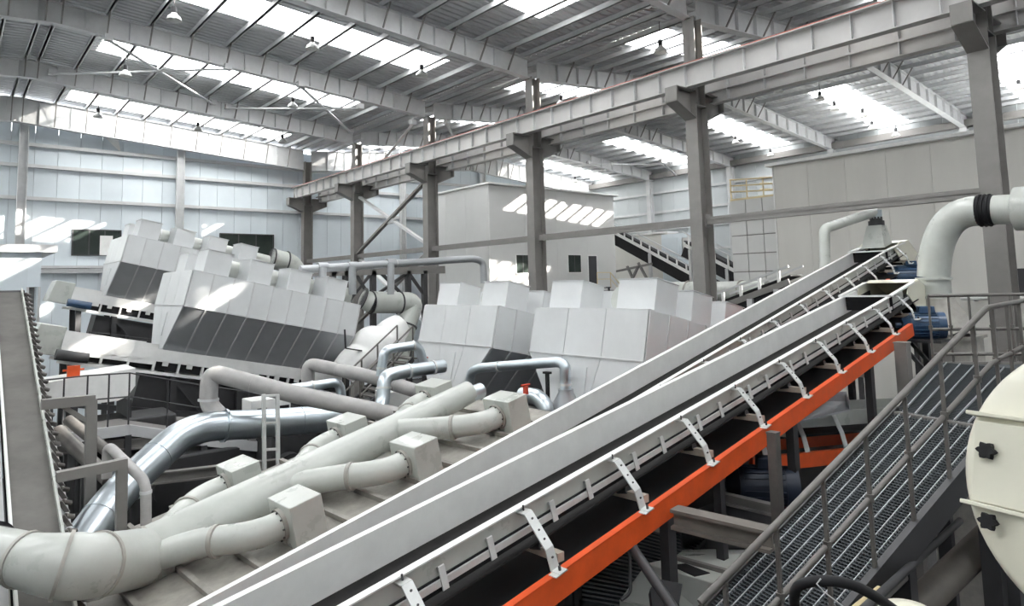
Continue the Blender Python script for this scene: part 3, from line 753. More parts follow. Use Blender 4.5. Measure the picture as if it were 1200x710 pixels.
    flat(clip, (-.02, -.10), (-.045, -.085)); flat(clip, (-.045, -.085), (-.072, -.25)); 
    clm = clip.mesh('clamp_clip', M['zinc'])
    a = brk0; i = 0
    while a > a0 + .2: a -= sp
    while a < a1 - .3:
        org = F(a, bc - h, nt)
        inst('skirt_bracket', bm1, t, org); inst('bracket_bolt', bm2, t, org)['kind'] = 'stuff'; inst('bracket_foot', base, t, org)
        inst('idler_frame', idm, t, org + F.u * .12); inst('idler_roller', rlm, t, org + F.u * .12)
        for da in (.34, .82):
            if a + da < near_skirt_end - .1: inst('clamp_clip', clm, t, F(a + da, bc - h, nt))
        a += sp
    # legs
    for a in (2.5, 5.2, 8.0, 10.8, a1 - .6):
        if a < a0: continue
        for s in (-1, 1):
            p = F(a, bc + s * .68, nt - .66)
            if p.z < FZ + .4: continue
            MB().box(p.x - .06, p.x + .06, p.y - .05, p.y + .05, FZ, p.z).build('support_leg', M['dark'], t)
        MB().bar(F(a, bc - .68, nt - .8), F(a, bc + .68, nt - .8), .08, .08).build('cross_beam', M['tan'], t)
    return t
class Fr0:
    def __init__(s, F): s.F = F
    def __call__(s, a, b, c): return s.F.u * a + s.F.b * b + s.F.n * c
C1 = Frame(3.17, 8.79)
C2 = Frame(3.65, 11.6)
t1 = conveyor('near white trough conveyor with an orange side beam and bent brackets', C1, 4.515, -2.40, .6, 14.4, 3.62, 1.2, 13.8, 13.65, 12.85)
t2 = conveyor('white trough conveyor between the orange-beamed conveyor and the ducted hood', C2, 5.85, -3.045, .9, 19.1, 13.6, 1.2, 18.4, 18.7, 16.6)

# ---- heads
def head(t, F, bc, nt, a, poly, wdt=.43):
    # folded sheet hood over the head pulley: two side plates, a framed opening on top, sloping front
    for b in (bc - wdt - .02, bc + wdt):
        MB().prism([(a + x, nt + y) for x, y in poly], F(0, b, 0), F(0, b + .02, 0), F.u, F.n).build('hood_side', M['drum'], t)
    def plate(nm, p, q, th=.015):
        (x0, y0), (x1, y1) = p, q
        MB().hexa([F(a + x0, bc - wdt, nt + y0), F(a + x1, bc - wdt, nt + y1), F(a + x1, bc + wdt, nt + y1), F(a + x0, bc + wdt, nt + y0), F(a + x0, bc - wdt, nt + y0 + th), F(a + x1, bc - wdt, nt + y1 + th), F(a + x1, bc + wdt, nt + y1 + th), F(a + x0, bc + wdt, nt + y0 + th)]).build(nm, M['drum'], t)
    i = max(range(len(poly)), key=lambda k: poly[k][0])
    plate('hood_front', poly[i - 1], poly[i]); plate('hood_lower_front', poly[i], poly[(i + 1) % len(poly)])
    t0, t1_ = (-.75, .03), poly[i - 1]
    plate('hood_top', (t1_[0] - .32, t1_[1]), t1_)
    for b in (bc - wdt, bc + wdt):
        MB().bar(F(a + t0[0], b, nt + t0[1]), F(a + t1_[0] - .3, b, nt + t1_[1] + .005), .07, .03).build('hood_rim', M['trimw'], t)
    MB().bar(F(a + t0[0], bc - wdt, nt + .03), F(a + t0[0], bc + wdt, nt + .03), .09, .03).build('hood_rim', M['trimw'], t)
    MB().hexa([F(a - .68, bc - wdt, nt - .25), F(a - .66, bc - wdt, nt - .25), F(a - .66, bc + wdt, nt - .25), F(a - .68, bc + wdt, nt - .25), F(a - .68, bc - wdt, nt + .0), F(a - .66, bc - wdt, nt + .0), F(a - .66, bc + wdt, nt + .0), F(a - .68, bc + wdt, nt + .0)]).build('rubber_curtain', M['black'], t)
    MB().tube([F(a + .75, bc - .40, nt - .42), F(a + .75, bc + .40, nt - .42)], .2, 20).build('head_pulley', M['black'], t)
head(t1, C1, 4.515, -2.40, 13.7, [(.15, -.1), (.3, .04), (.92, .04), (1.84, -.42), (.95, -.7)])
head(t2, C2, 5.85, -3.045, 18.45, [(-.2, -.02), (.33, .06), (1.03, -.03), (1.69, -.5), (1.2, -.64), (.4, -.55)])
def motor(label, p, ax, r, L, mt='blue'):
    ax = V(ax).normalized(); up = V((0, 0, 1)); p = V(p)
    t = thing('drive_motor', label, 'motor', p)
    MB().tube([p - ax * L / 2, p + ax * L * .28], r, 22).build('motor_body', M[mt], t)
    MB().tube([p + ax * L * .28, p + ax * L * .5], r * 1.06, 22).build('fan_cowl', M[mt], t)
    fins = MB()
    x = ax.cross(up).normalized(); y = x.cross(ax)
    for k in range(20):
        an = k * math.pi / 10; d = x * math.cos(an) + y * math.sin(an)
        fins.bar(p - ax * L * .42 + d * r, p + ax * L * .26 + d * r, .012, .035, d)
    fins.build('cooling_fins', M[mt], t)
    MB().hexa([p + x * (i * .11) * 1 + y * j + ax * k for i, j, k in ((-1, r, -.13), (1, r, -.13), (1, r, .13), (-1, r, .13), (-1, r + .12, -.12), (1, r + .12, -.12), (1, r + .12, .12), (-1, r + .12, .12))]).build('terminal_box', M[mt], t, bevel=.01)
    MB().tube([p - ax * L * .5, p - ax * L * .72], [r * .9, r * .55], 16).tube([p - ax * L * .7, p - ax * (L * .9)], .05, 8).build('gear_unit', M[mt], t)
    return t
p = atd(1086, 381, dep(C1(13.4, 3.75, -2.7))); motor('blue drive motor at the top end of the orange-beamed conveyor', p, (.5, -.85, 0), .22, .55)
tt = thing('motor_bracket', 'dark steel bracket carrying the nearer blue drive motor', 'bracket', p - V((0, 0, .6)))
MB().box(p.x - .3, p.x + .25, p.y - .3, p.y + .45, p.z - .29, p.z - .24).build('plate', M['dark'], tt)
for dx in (-.25, .2): MB().bar(p + V((dx, .4, -.28)), p + V((dx, -.1, -.9)), .06, .06).build('strut', M['dark'], tt)
MB().box(p.x - .3, p.x + .25, p.y + .38, p.y + .45, p.z - 1.1, p.z - .24).build('back_plate', M['dark'], tt)
p2 = atd(1068, 324, dep(C2(18.6, 5.1, -3.2))); motor('blue drive motor behind the cream hood at the top of the farther conveyor', p2, (.5, -.85, 0), .27, .75)
tt = thing('motor_bracket', 'dark steel bracket under the farther blue drive motor', 'bracket', p2 - V((0, 0, .6)))
MB().box(p2.x - .3, p2.x + .3, p2.y - .3, p2.y + .5, p2.z - .3, p2.z - .25).build('plate', M['dark'], tt)
MB().box(p2.x - .3, p2.x + .3, p2.y + .4, p2.y + .5, p2.z - 1.0, p2.z - .25).build('back_plate', M['dark'], tt)

# ---- suction funnel and small pipe over the far conveyor head
b = C2(18.55, 5.85, -3.0)
t = thing('suction_funnel', 'cream square funnel hood with thin pipe above the far conveyor head', 'funnel', b)
hw = .42
MB().hexa([C2(18.2, 5.6, -3.02), C2(18.85, 5.6, -3.02), C2(18.85, 6.15, -3.02), C2(18.2, 6.15, -3.02)] + [b + V((x, y, .5)) for x, y in ((-.17, -.17), (.17, -.17), (.17, .17), (-.17, .17))]).build('funnel', M['cream'], t)
tp = b + V((0, 0, .5))
MB().tube([tp, tp + V((0, 0, .12))], .19, 14).tube([tp + V((0, 0, .12)), tp + V((0, 0, .22))], .15, 14).build('collar', M['dark'], t)
g0 = onY(966, 268, tp.y + .5); g1 = onY(967, 330, tp.y + .5)
MB().tube(bend([tp + V((0, 0, .15)), tp + V((0, 0, .36)), g0, g1], .14), .125, 14).build('pipe', M['cream'], t)
MB().tube([tp + V((0, 0, .18)), tp + V((0, 0, .40))], .15, 12).build('silver_elbow', M['silver'], t, label='shiny silver pipe elbow')
# ================================================================== pipes between the dryers and the near hood
def pipe(name, label, pts, r, mt, rad=.4, flanges=(), cat='pipe', seg=16, fl='rafter', bands=0):
    pts = [V(p) for p in pts]
    t = thing(name, label, cat, min(pts, key=lambda p: p.z))
    path = bend(pts, rad, 6)
    MB().tube(path, r, seg).build('pipe', M[mt], t)
    for (i, f) in flanges:   # segment index, fraction
        p = lerp(pts[i], pts[i + 1], f); d = (pts[i + 1] - pts[i]).normalized()
        MB().tube([p - d * .02, p + d * .02], r * 1.14, seg).build('flange', M[fl], t)
    if bands:
        for i in range(len(pts) - 1):
            L = (pts[i + 1] - pts[i]).length; k = int(L / bands)
            for j in range(1, k + 1):
                p = lerp(pts[i], pts[i + 1], j / (k + 1)); d = (pts[i + 1] - pts[i]).normalized()
                MB().tube([p - d * .012, p + d * .012], r * 1.035, seg).build('seam_band', M[mt], t)
    return t
pipe('vent_pipe', 'fat dusty grey pipe sloping from a bent riser to the ducted hood', [onY(258, 488, 13.4), onY(244, 474, 13.6), onY(246, 436, 13.6), onY(345, 462, 12.6), onY(470, 488, 11.6)], .165, 'greypipe', .22, [(1, .15)], bands=1.0)
pipe('vent_pipe', 'dusty grey pipe crossing below the grey dryer hopper toward the white end panel', [onY(361, 462, 15.0), onY(361, 426, 15.0), onY(430, 440, 13.8), onY(500, 462, 12.6)], .15, 'greypipe', .2, [(0, .1)], bands=1.2)
pipe('silver_duct', 'fat silver metal duct running level then bending down beside the square tube frame', [onY(92, 640, 11.6), onY(140, 575, 12.3), onY(222, 500, 13.3), onY(300, 497, 13.4), onY(398, 489, 13.5)], .27, 'silver', .55, [(1, .1), (2, .5)], cat='duct', seg=20, fl='silver', bands=1.0)
pipe('silver_pipe', 'short silver pipe bend poking up behind the fat dusty pipe', [onY(338, 456, 14.2), onY(362, 453, 14.2), onY(398, 447, 14.2), onY(402, 480, 14.2)], .105, 'silver', .2, [(1, .1)], fl='zinc')
pipe('silver_pipe', 'small silver bend with a red valve in front of the exhaust cone', [onY(446, 441, 13.3), onY(450, 410, 13.3), onY(490, 404, 13.2), onY(498, 430, 13.2)], .105, 'silver', .18, [(1, .85), (0, .3)], fl='zinc')
pipe('silver_pipe', 'silver bend with a wide collar standing beside the far plenum boxes', [onY(441, 486, 11.8), onY(449, 472, 11.9), onY(450, 441, 12.0), onY(468, 436, 12.0), onY(520, 429, 12.0)], .135, 'silver', .2, [(1, .55), (3, .2), (3, .75)], fl='zinc')
for (px, py, Y, lab) in ((497, 424, 13.2, 'red valve on the small silver bend by the exhaust cone'), (616, 457, 9.2, 'red valve beside the last plenum box of the hood')):
    p = onY(px, py, Y)
    t = thing('valve', lab, 'valve', p)
    MB().tube([p - V((0, 0, .07)), p + V((0, 0, .07))], .05, 10).build('valve_body', M['redvalve'], t)
    MB().tube([p + V((-.1, 0, .09)), p + V((.1, 0, .09))], .02, 8).build('valve_lever', M['redvalve'], t)
q = [onX(549, 460, 9.2), onX(552, 436, 9.2), onX(562, 431, 9.2), onX(655, 424, 9.2), onX(662, 428, 9.2), onX(663, 456, 9.2)]
t = pipe('silver_pipe', 'long silver pipe arching in front of the big dryer end panels', q, .105, 'silver', .14, [(2, .28), (4, .8)], fl='zinc')
p = onX(663, 456, 9.2)
MB().tube([p, p - V((0, 0, .05)), p - V((0, 0, .25)), p - V((0, 0, .9))], [.15, .14, .25, .3], 18).build('bell_base', M['galv'], t)
p = onX(641, 430, 9.2)
t = thing('support_post', 'thin black post holding up the long silver pipe', 'post', p - V((0, 0, 1.1)))
MB().box(p.x - .03, p.x + .03, p.y - .03, p.y + .03, p.z - 1.2, p.z - .1).build('shaft', M['black'], t)
MB().box(p.x - .05, p.x + .05, p.y - .08, p.y + .08, p.z - .13, p.z - .09).build('saddle', M['black'], t)
pipe('silver_duct', 'silver elbow duct behind the last plenum box of the hood', [onX(612, 463, 8.7), onX(630, 464, 8.7), onX(641, 478, 8.7), onX(641, 510, 8.7)], .15, 'silver', .25, [(2, .3)], cat='duct', fl='silver')
# thin pipes on the rack before the far columns
t = pipe('overhead_pipe', 'pale pipe running level on the rack before the X-braced columns', [onY(352, 316, 20), onY(556, 303, 20), onY(566, 307, 20), onY(567, 332, 20)], .13, 'galv', .25, [(0, .5)])
for px, py, e in ((378, 313, 335), (413, 312, 345), (458, 308, 345)):
    MB().tube([onY(px, py, 19.85), onY(px, e, 19.85)], .12, 12).build('drop_leg', M['galv'], t)
    MB().tube([onY(px, py, 20) + V((-.16, 0, 0)), onY(px, py, 20) + V((.16, 0, 0))], .15, 12).build('tee', M['galv'], t)
t = thing('pipe_rack', 'dark steel pipe rack with crossed braces before the X-braced columns', 'rack', onY(450, 350, 23))
for k, px in enumerate((390, 405, 437, 478, 497)):
    a = onY(px, 317, 22.5); MB().box(a.x - .09, a.x + .09, 22.4, 22.6, FZ, a.z).build('post', M['dark'], t)
a, b = onY(352, 319, 22.5), onY(520, 316, 22.5)
MB().bar(a, b, .2, .3).build('top_beam', M['steel'], t)
for (x0, y0, x1, y1) in ((437, 318, 409, 352), (415, 318, 436, 352), (437, 348, 480, 318), (445, 318, 476, 350), (478, 318, 500, 350)):
    MB().bar(onY(x0, y0, 22.5), onY(x1, y1, 22.5), .1, .1).build('brace', M['dark'], t)
# film wrapped vessel
t = thing('wrapped_vessel', 'lumpy vessel wrapped in sunlit white film beside the exhaust cone', 'vessel', onY(430, 430, 19.2))
a, b = onY(404, 436, 19.0), onY(468, 384, 19.4)
mb = MB(); n = 9
pts = [lerp(a, b, i / n) + V((0, 0, .12 * math.sin(i * 1.7))) for i in range(n + 1)]
mb.tube(pts, [.35 + .35 * math.sin(math.pi * (i + 1.2) / (n + 2)) + .05 * random.uniform(-1, 1) for i in range(n + 1)], 14)
for i, p in enumerate(mb.v): mb.v[i] = p + V([random.uniform(-.07, .07) for _ in range(3)])
o = mb.build('film_wrap', M['trimw'], t); 
sd = o.modifiers.new('soft', 'SUBSURF'); sd.levels = 1; sd.render_levels = 2
MB().bar(onY(404, 386, 18.6), onY(405, 408, 18.6), .04, .04).bar(onY(405, 408, 18.6), onY(424, 411, 18.6), .04, .04).build('wire_stand', M['dark'], t)
# dark stairs between dryers
t = thing('steel_stair', 'dark open steel stair with handrails between the long dryer and the white dryer', 'stair', onY(425, 478, 16.6))
a0, a1 = onY(420, 486, 16.4), onY(482, 420, 17.4)
for i in range(11):
    p = lerp(a0, a1, i / 10); MB().box(p.x - .15, p.x + .15, p.y - .1, p.y + .8, p.z - .02, p.z + .02).build('tread', M['railing'], t)
for dy in (-.1, .8):
    MB().bar(a0 + V((0, dy, 0)), a1 + V((0, dy, 0)), .05, .16).build('stringer', M['dark'], t)
    for h in (.5, .95): MB().tube([a0 + V((0, dy, h)), a1 + V((0, dy, h))], .025, 6).build('handrail', M['railing'], t)
    for i in (0, 3, 6, 10):
        p = lerp(a0, a1, i / 10) + V((0, dy, 0)); MB().tube([p, p + V((0, 0, .95))], .025, 6).build('rail_post', M['railing'], t)
for (x0, y0, x1, y1, Y, lab) in ((294, 464, 341, 490, 15.3, 'low white box with two dark slots behind the ladder'), (455, 456, 486, 505, 13.4, 'white box with one dark slot under the silver bend')):
    a, b = onY(x0, y1, Y), onY(x1, y0, Y)
    t = thing('control_box', lab, 'box', ((a.x + b.x) / 2, Y, a.z))
    MB().box(a.x, b.x, Y, Y + .6, a.z, b.z).build('case', M['trimw'], t, bevel=.02)
    for f in ((.15, .38), (.7, .95)) if x0 < 400 else ((.5, .78),):
        MB().box(a.x + (b.x - a.x) * f[0], a.x + (b.x - a.x) * f[1], Y - .012, Y + .002, a.z + (b.z - a.z) * .25, a.z + (b.z - a.z) * .5).build('slot', M['black'], t)
# ladder
t = thing('ladder', 'short pale steel ladder standing before the fat silver duct', 'ladder', onY(316, 560, 12.2))
for px in (309, 325): MB().bar(onY(px, 462, 12.2), onY(px + 1, 570, 12.2), .06, .06).build('stile', M['zinc'], t)
for py in (464, 496, 527, 556): MB().bar(onY(309, py, 12.2), onY(325, py - 1, 12.2), .04, .04).build('rung', M['zinc'], t)
# square tube frame and lavender pipe
t = thing('tube_frame', 'square grey tube frame in front of the silver duct bend', 'frame', onY(140, 640, 10.8))
fr = [onY(66, 559, 10.8), onY(143, 543, 10.8), onY(143, 650, 10.8)]
MB().bar(fr[0], fr[1] + V((.06, 0, 0)), .13, .13, (0, 1, 0)).build('top_tube', M['steel'], t)
MB().bar(fr[1] + V((0, 0, -.06)), fr[2] - V((0, 0, 2)), .13, .13, (0, 1, 0)).build('upright', M['steel'], t)
t = thing('tube_frame', 'tall grey post and cross tube beside the belt of the steep conveyor', 'frame', onY(106, 600, 12.6))
MB().bar(onY(48, 474, 12.6), onY(111, 468, 12.6), .15, .15, (0, 1, 0)).build('top_tube', M['steel'], t)
MB().bar(onY(107, 468, 12.6), onY(107, 620, 12.6) - V((0, 0, 1.5)), .15, .15, (0, 1, 0)).build('upright', M['steel'], t)
MB().bar(onY(70, 474, 12.6), onY(105, 495, 12.6), .07, .07).build('brace', M['steel'], t)
pipe('bent_pipe', 'smooth lavender-grey bent pipe beside the square tube frame', [onY(125, 560, 11.6), onY(126, 521, 11.6), onY(171, 565, 10.6), onY(171, 680, 10.6)], .07, 'greypipe', .16, [(2, .1)])
# guard railing of the middle deck
t = thing('guard_railing', 'thin dark guard railing along the deck below the long dryer', 'railing', onY(200, 480, 16.6))
tr = [onY(46, 446, 16), onY(103, 440, 16.4), onY(152, 437, 16.6), onY(240, 452, 16.2), onY(340, 466, 15.8), onY(435, 482, 15.6)]
for dz in (0, -.5): MB().tube([p + V((0, 0, dz)) for p in tr], .017, 6).build('rail', M['dark'], t)
for i in range(len(tr) - 1):
    for f in (0, .5):
        p = lerp(tr[i], tr[i + 1], f); MB().tube([p, p - V((0, 0, 1.1))], .018, 6).build('rail_post', M['dark'], t)
t = thing('deck_platform', 'grey steel deck edge carrying the guard railing', 'platform', onY(200, 495, 17))
q = [p - V((0, 0, 1.1)) for p in tr]
for i in range(len(q) - 1):
    a, b = q[i], q[i + 1]
    MB().bar(a - V((0, 0, .1)), b - V((0, 0, .1)), .08, .22).build('edge_beam', M['rafter'], t)
    back = V((0, 1.0, 0))
    MB().hexa([a - V((0, 0, .03)), b - V((0, 0, .03)), b + back - V((0, 0, .03)), a + back - V((0, 0, .03)), a, b, b + back, a + back]).build('deck_plate', M['steel'], t)
    MB().bar(a - V((0, 0, .2)), V((a.x, a.y, FZ)), .12, .12, (0, 1, 0)).build('support_leg', M['dark'], t)
# white guard shields and orange clamp by the feeder head
p = onY(60, 440, 18.3)
t = thing('tank_trough', 'low white rounded trough under the feeder head box, in sunlight', 'trough', p)
a, b = onY(42, 443, 18.2), onY(104, 470, 18.2)
MB().prism([(-1.0, 0), (-1.0, .55), (.75, .7), (.75, .3), (.6, .08), (.4, 0)], (a.x + 1.1, 17.7, b.z), (a.x + 1.1, 18.9, b.z), (1, 0, 0), (0, 0, 1)).build('trough', M['trimw'], t)
MB().box(a.x + .2, a.x + .28, 17.65, 18.95, FZ, b.z).box(a.x + 1.7, a.x + 1.78, 17.65, 18.95, FZ, b.z).build('support_leg', M['dark'], t)
p = onY(86, 437, 17.9)
t = thing('clamp', 'small bright orange clamp hanging under the feeder head box', 'clamp', p)
MB().box(p.x - .12, p.x + .12, p.y - .05, p.y + .05, p.z - .16, p.z + .16).build('body', M['orange'], t)
MB().box(p.x - .2, p.x + .2, p.y - .04, p.y + .04, p.z + .05, p.z + .09).build('cross_arm', M['orange'], t)
# hut with flat roof
Y = 31.0
a, b = onY(-40, 420, Y), onY(49, 296, Y)
t = thing('flat_roof_hut', 'pale hut with flat overhanging roof and an open doorway beside the steep conveyor', 'building', (a.x + 1, Y, FZ))
d0, d1 = onY(29, 400, Y), onY(47, 336, Y)
MB().box(a.x, d0.x, Y, Y + .1, FZ, b.z).build('wall_panel', M['wallp'], t)
MB().box(d1.x, b.x, Y, Y + .1, FZ, b.z).build('wall_panel', M['wallp'], t)
MB().box(d0.x, d1.x, Y, Y + .1, d1.z, b.z).build('wall_panel', M['wallp'], t)
MB().box(b.x - .1, b.x, Y + .1, Y + 4, FZ, b.z).build('side_wall', M['wallp'], t)
MB().box(a.x, b.x + .45, Y - .4, Y + 4.2, b.z, b.z + .28).build('roof_slab', M['rafter'], t)
MB().box(d0.x, d1.x, Y + .9, Y + .95, FZ, d1.z).build('inner_wall', M['steel'], t)
MB().box(d0.x - .02, d0.x + .06, Y - .03, Y + .12, FZ, d1.z).box(d1.x - .06, d1.x + .02, Y - .03, Y + .12, FZ, d1.z).build('door_frame', M['rafter'], t)

# ---- steep conveyor at the frame edge
t = thing('steep_conveyor', 'steep belt conveyor with pale sides and a ragged idler edge', 'conveyor', onY(40, 640, 10))
rT, rB = onY(32, 341, 19.0), onY(103, 720, 8.6)
U = (rT - rB).normalized(); SX = V((1, 0, 0)); NN = SX.cross(U).normalized()
def sb(nm, mt, x0, x1, c0, c1, s0=0.0, s1=1.0, **k):
    A = lerp(rB, rT, s0); B_ = lerp(rB, rT, s1)
    return MB().hexa([A + SX * x0 + NN * c0, A + SX * x1 + NN * c0, B_ + SX * x1 + NN * c0, B_ + SX * x0 + NN * c0, A + SX * x0 + NN * c1, A + SX * x1 + NN * c1, B_ + SX * x1 + NN * c1, B_ + SX * x0 + NN * c1]).build(nm, M[mt], t, **k)
sb('carry_belt', 'oldbelt', -.58, -.1, -.02, .0)
sb('side_skirt', 'cream', -.12, -.09, -.06, .08); sb('side_skirt', 'trimw', -.61, -.58, -.06, .06)
sb('side_beam', 'rafter', -.05, .03, -.30, -.12); sb('side_beam', 'rafter', -.72, -.64, -.30, -.12)
sb('return_belt', 'black', -.6, -.1, -.4, -.38)
for i in range(34):
    s = .02 + i * .029; A = lerp(rB, rT, s)
    MB().bar(A + SX * -.08 + NN * .04, A + SX * .02 + NN * -.14, .05, .03, U).tube([A + SX * -.04 + U * .05, A + SX * .05 + U * .09 - NN * .06], .035, 6).build('idler_bracket', M['railing'], t)
for s in (.1, .4, .7, .97):
    for x in (-.68, -.01):
        p = lerp(rB, rT, s) + SX * x - NN * .25; MB().box(p.x - .05, p.x + .05, p.y - .05, p.y + .05, FZ, p.z).build('support_leg', M['dark'], t)
MB().tube([rT + SX * -.66 - NN * .12, rT + SX * -.05 - NN * .12], .14, 14).build('head_pulley', M['dark'], t)
# ================================================================== stairway, platform, curved duct, drum
WK = Frame(-15.25, 28.05)
wn_, wb0, wb1, wa0, wa1 = -4.187, 3.70, 4.60, 1.2, 4.98
t = thing('sloping_walkway', 'sloping galvanised grating walkway between the orange beam and the cream drum', 'walkway', WK(3, 4.1, wn_ - .3))
br = MB()
for i in range(29):
    b = wb0 + .03 + (wb1 - wb0 - .06) * i / 28
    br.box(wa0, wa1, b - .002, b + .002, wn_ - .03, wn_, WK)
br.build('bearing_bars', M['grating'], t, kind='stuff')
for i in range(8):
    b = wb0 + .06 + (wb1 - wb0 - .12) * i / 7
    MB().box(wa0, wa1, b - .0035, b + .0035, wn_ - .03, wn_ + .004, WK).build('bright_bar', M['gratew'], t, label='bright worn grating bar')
cr = MB(); a = wa0
while a < wa1:
    cr.box(a, a + .012, wb0, wb1, wn_ - .02, wn_ - .002, WK); a += .032
cr.build('cross_bars', M['grating'], t, kind='stuff')
MB().box(wa0, wa1, wb0, wb1, wn_ - .05, wn_ - .032, WK).build('backing_plate', M['grating'], t)
for b in (wb0 - .03, wb1 + .03):
    MB().box(wa0, wa1 + .05, b - .03, b + .03, wn_ - .2, wn_ + .02, WK).build('stringer', M['dark'], t)
for a in (2.2, 3.4, 4.7):
    for b in (wb0, wb1):
        p = WK(a, b, wn_ - .2); MB().box(p.x - .07, p.x + .07, p.y - .07, p.y + .07, FZ, p.z).build('support_leg', M['dark'], t)
MB().bar(WK(2.6, wb0, wn_ - .2), WK(3.4, wb0, wn_ - 1.2), .07, .07).build('support_brace', M['dark'], t)
# railing along it and the platform
PZ = WK(wa1, wb0, wn_).z
g = thing('stair_railing', 'grey-brown pipe railing rising along the sloping walkway to the platform', 'railing', WK(3, wb0, wn_))
H = 1.02
e0 = WK(wa0, wb0 - .02, wn_); e1 = WK(wa1 + .05, wb0 - .02, wn_)
far = onZ(1225, 347, PZ + H); far = V((far.x, far.y, PZ))
for h, r in ((H, .026), (H * .52, .022)):
    MB().tube([e0 + V((0, 0, h)), e1 + V((0, 0, h)), far + V((0, 0, h))], r, 8).build('rail', M['railing'], g)
def posts(p, q, n, nm='rail_post'):
    for i in range(n):
        x = lerp(p, q, i / max(1, n - 1)); MB().bar(x - V((0, 0, .12)), x + V((0, 0, H)), .028, .028, (0, 1, 0)).tube([x + V((0, 0, H * .52 - .03)), x + V((0, 0, H * .52 + .03))], .032, 6).build(nm, M['railing'], g)
posts(WK(1.45, wb0 - .02, wn_), WK(4.78, wb0 - .02, wn_), 7)
posts(lerp(e1, far, .06), far, 6)
# platform
pl = thing('grating_platform', 'level grating platform at the top of the sloping walkway', 'platform', (8, 1.5, PZ - .2))
A = WK(wa1, wb0 - .05, wn_); B_ = WK(wa1, wb1 + .05, wn_)
q1 = onZ(1094, 424, PZ); q2 = onZ(1240, 424, PZ)
poly = [V((A.x, A.y, PZ)), far, q2, q1, V((B_.x, B_.y, PZ))]
n = len(poly)
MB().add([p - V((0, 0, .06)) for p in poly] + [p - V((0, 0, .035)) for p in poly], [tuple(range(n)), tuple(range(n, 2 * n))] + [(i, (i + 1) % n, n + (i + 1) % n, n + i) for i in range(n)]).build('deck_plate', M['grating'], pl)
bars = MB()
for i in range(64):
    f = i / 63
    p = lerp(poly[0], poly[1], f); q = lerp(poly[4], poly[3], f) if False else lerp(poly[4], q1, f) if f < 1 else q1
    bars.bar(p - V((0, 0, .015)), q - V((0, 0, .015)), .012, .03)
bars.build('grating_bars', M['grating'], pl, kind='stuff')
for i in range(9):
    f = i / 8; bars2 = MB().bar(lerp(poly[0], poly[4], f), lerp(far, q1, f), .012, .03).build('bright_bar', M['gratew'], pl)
for i in range(n): MB().bar(poly[i] - V((0, 0, .1)), poly[(i + 1) % n] - V((0, 0, .1)), .06, .2).build('edge_beam', M['steel'], pl)
for p in (poly[0], q1, q2, far): MB().box(p.x - .07, p.x + .07, p.y - .07, p.y + .07, FZ, PZ - .1).build('support_leg', M['dark'], pl)
g = thing('platform_railing', 'dark straight railing along the back edge of the grating platform', 'railing', q1)
for h in (1.02, .5, .12): MB().tube([q1 + V((0, 0, h)), q2 + V((0, 0, h))], .026, 8).build('rail', M['railing'], g)
posts(q1, q2, 7)
# curved cream duct
X = 15.2
P0, P1, P2 = onX(1094, 325, X), onX(1096, 248, X), onX(1146, 247, X)
a = [onX(1094, 352, X)] + [P0 * (1 - k / 12) ** 2 + P1 * 2 * (k / 12) * (1 - k / 12) + P2 * (k / 12) ** 2 for k in range(13)]
r = pxr(a[2], 17)
t = thing('curved_duct', 'large curved cream duct on a tapered base before the beige room', 'duct', onX(1105, 425, X))
MB().tube(a[1:], r, 26).build('duct_bend', M['cream'], t)
e = onX(1165, 246, X); f = onX(1186, 245, X); h = onX(1230, 243, X)
fx = MB(); 
for i in range(7):
    p = lerp(a[-1], e, i / 7); q = lerp(a[-1], e, (i + .6) / 7); fx.tube([p, q], r * (1.08 if i % 2 else 1.0), 24)
fx.tube([a[-1], e], r * .98, 24); fx.build('rubber_sleeve', M['black'], t, label='black rubber sleeve')
MB().tube([e, f], r * .95, 26).build('duct_collar', M['cream'], t)
MB().tube([f, lerp(f, h, .1), h], [r * .95, r * 1.4, r * 1.4], 26).build('fan_inlet', M['cream'], t)
dd = (a[1] - a[0]).normalized()
MB().tube([a[1] - V((0, 0, .05)), a[1]], r * 1.12, 26).tube([a[1] - V((0, 0, .42)), a[1] - V((0, 0, .37))], r * 1.12, 26).build('flange', M['cream'], t)
MB().tube([a[1] - V((0, 0, .40)), a[1]], r, 26).build('neck', M['cream'], t)
b0 = a[1] - V((0, 0, .4)); rb = r * 1.0
k0, k1 = onX(1082, 392, X - .2), onX(1140, 392, X - .2)
z1 = k0.z
MB().tube([b0, V((b0.x, (k0.y + k1.y) / 2 , z1))], [r, (k0.y - k1.y) / 2 * 1.05], 26).build('tapered_base', M['dusty'], t)
yc = (k0.y + k1.y) / 2; hw = (k0.y - k1.y) / 2 * 1.02
MB().box(b0.x - hw, b0.x + hw, yc - hw, yc + hw, FZ, z1).build('base_tank', M['dusty'], t, bevel=.03)
MB().box(b0.x - hw - .05, b0.x + hw + .05, yc - hw - .05, yc + hw + .05, z1 - .06, z1).build('tank_lip', M['dusty'], t)

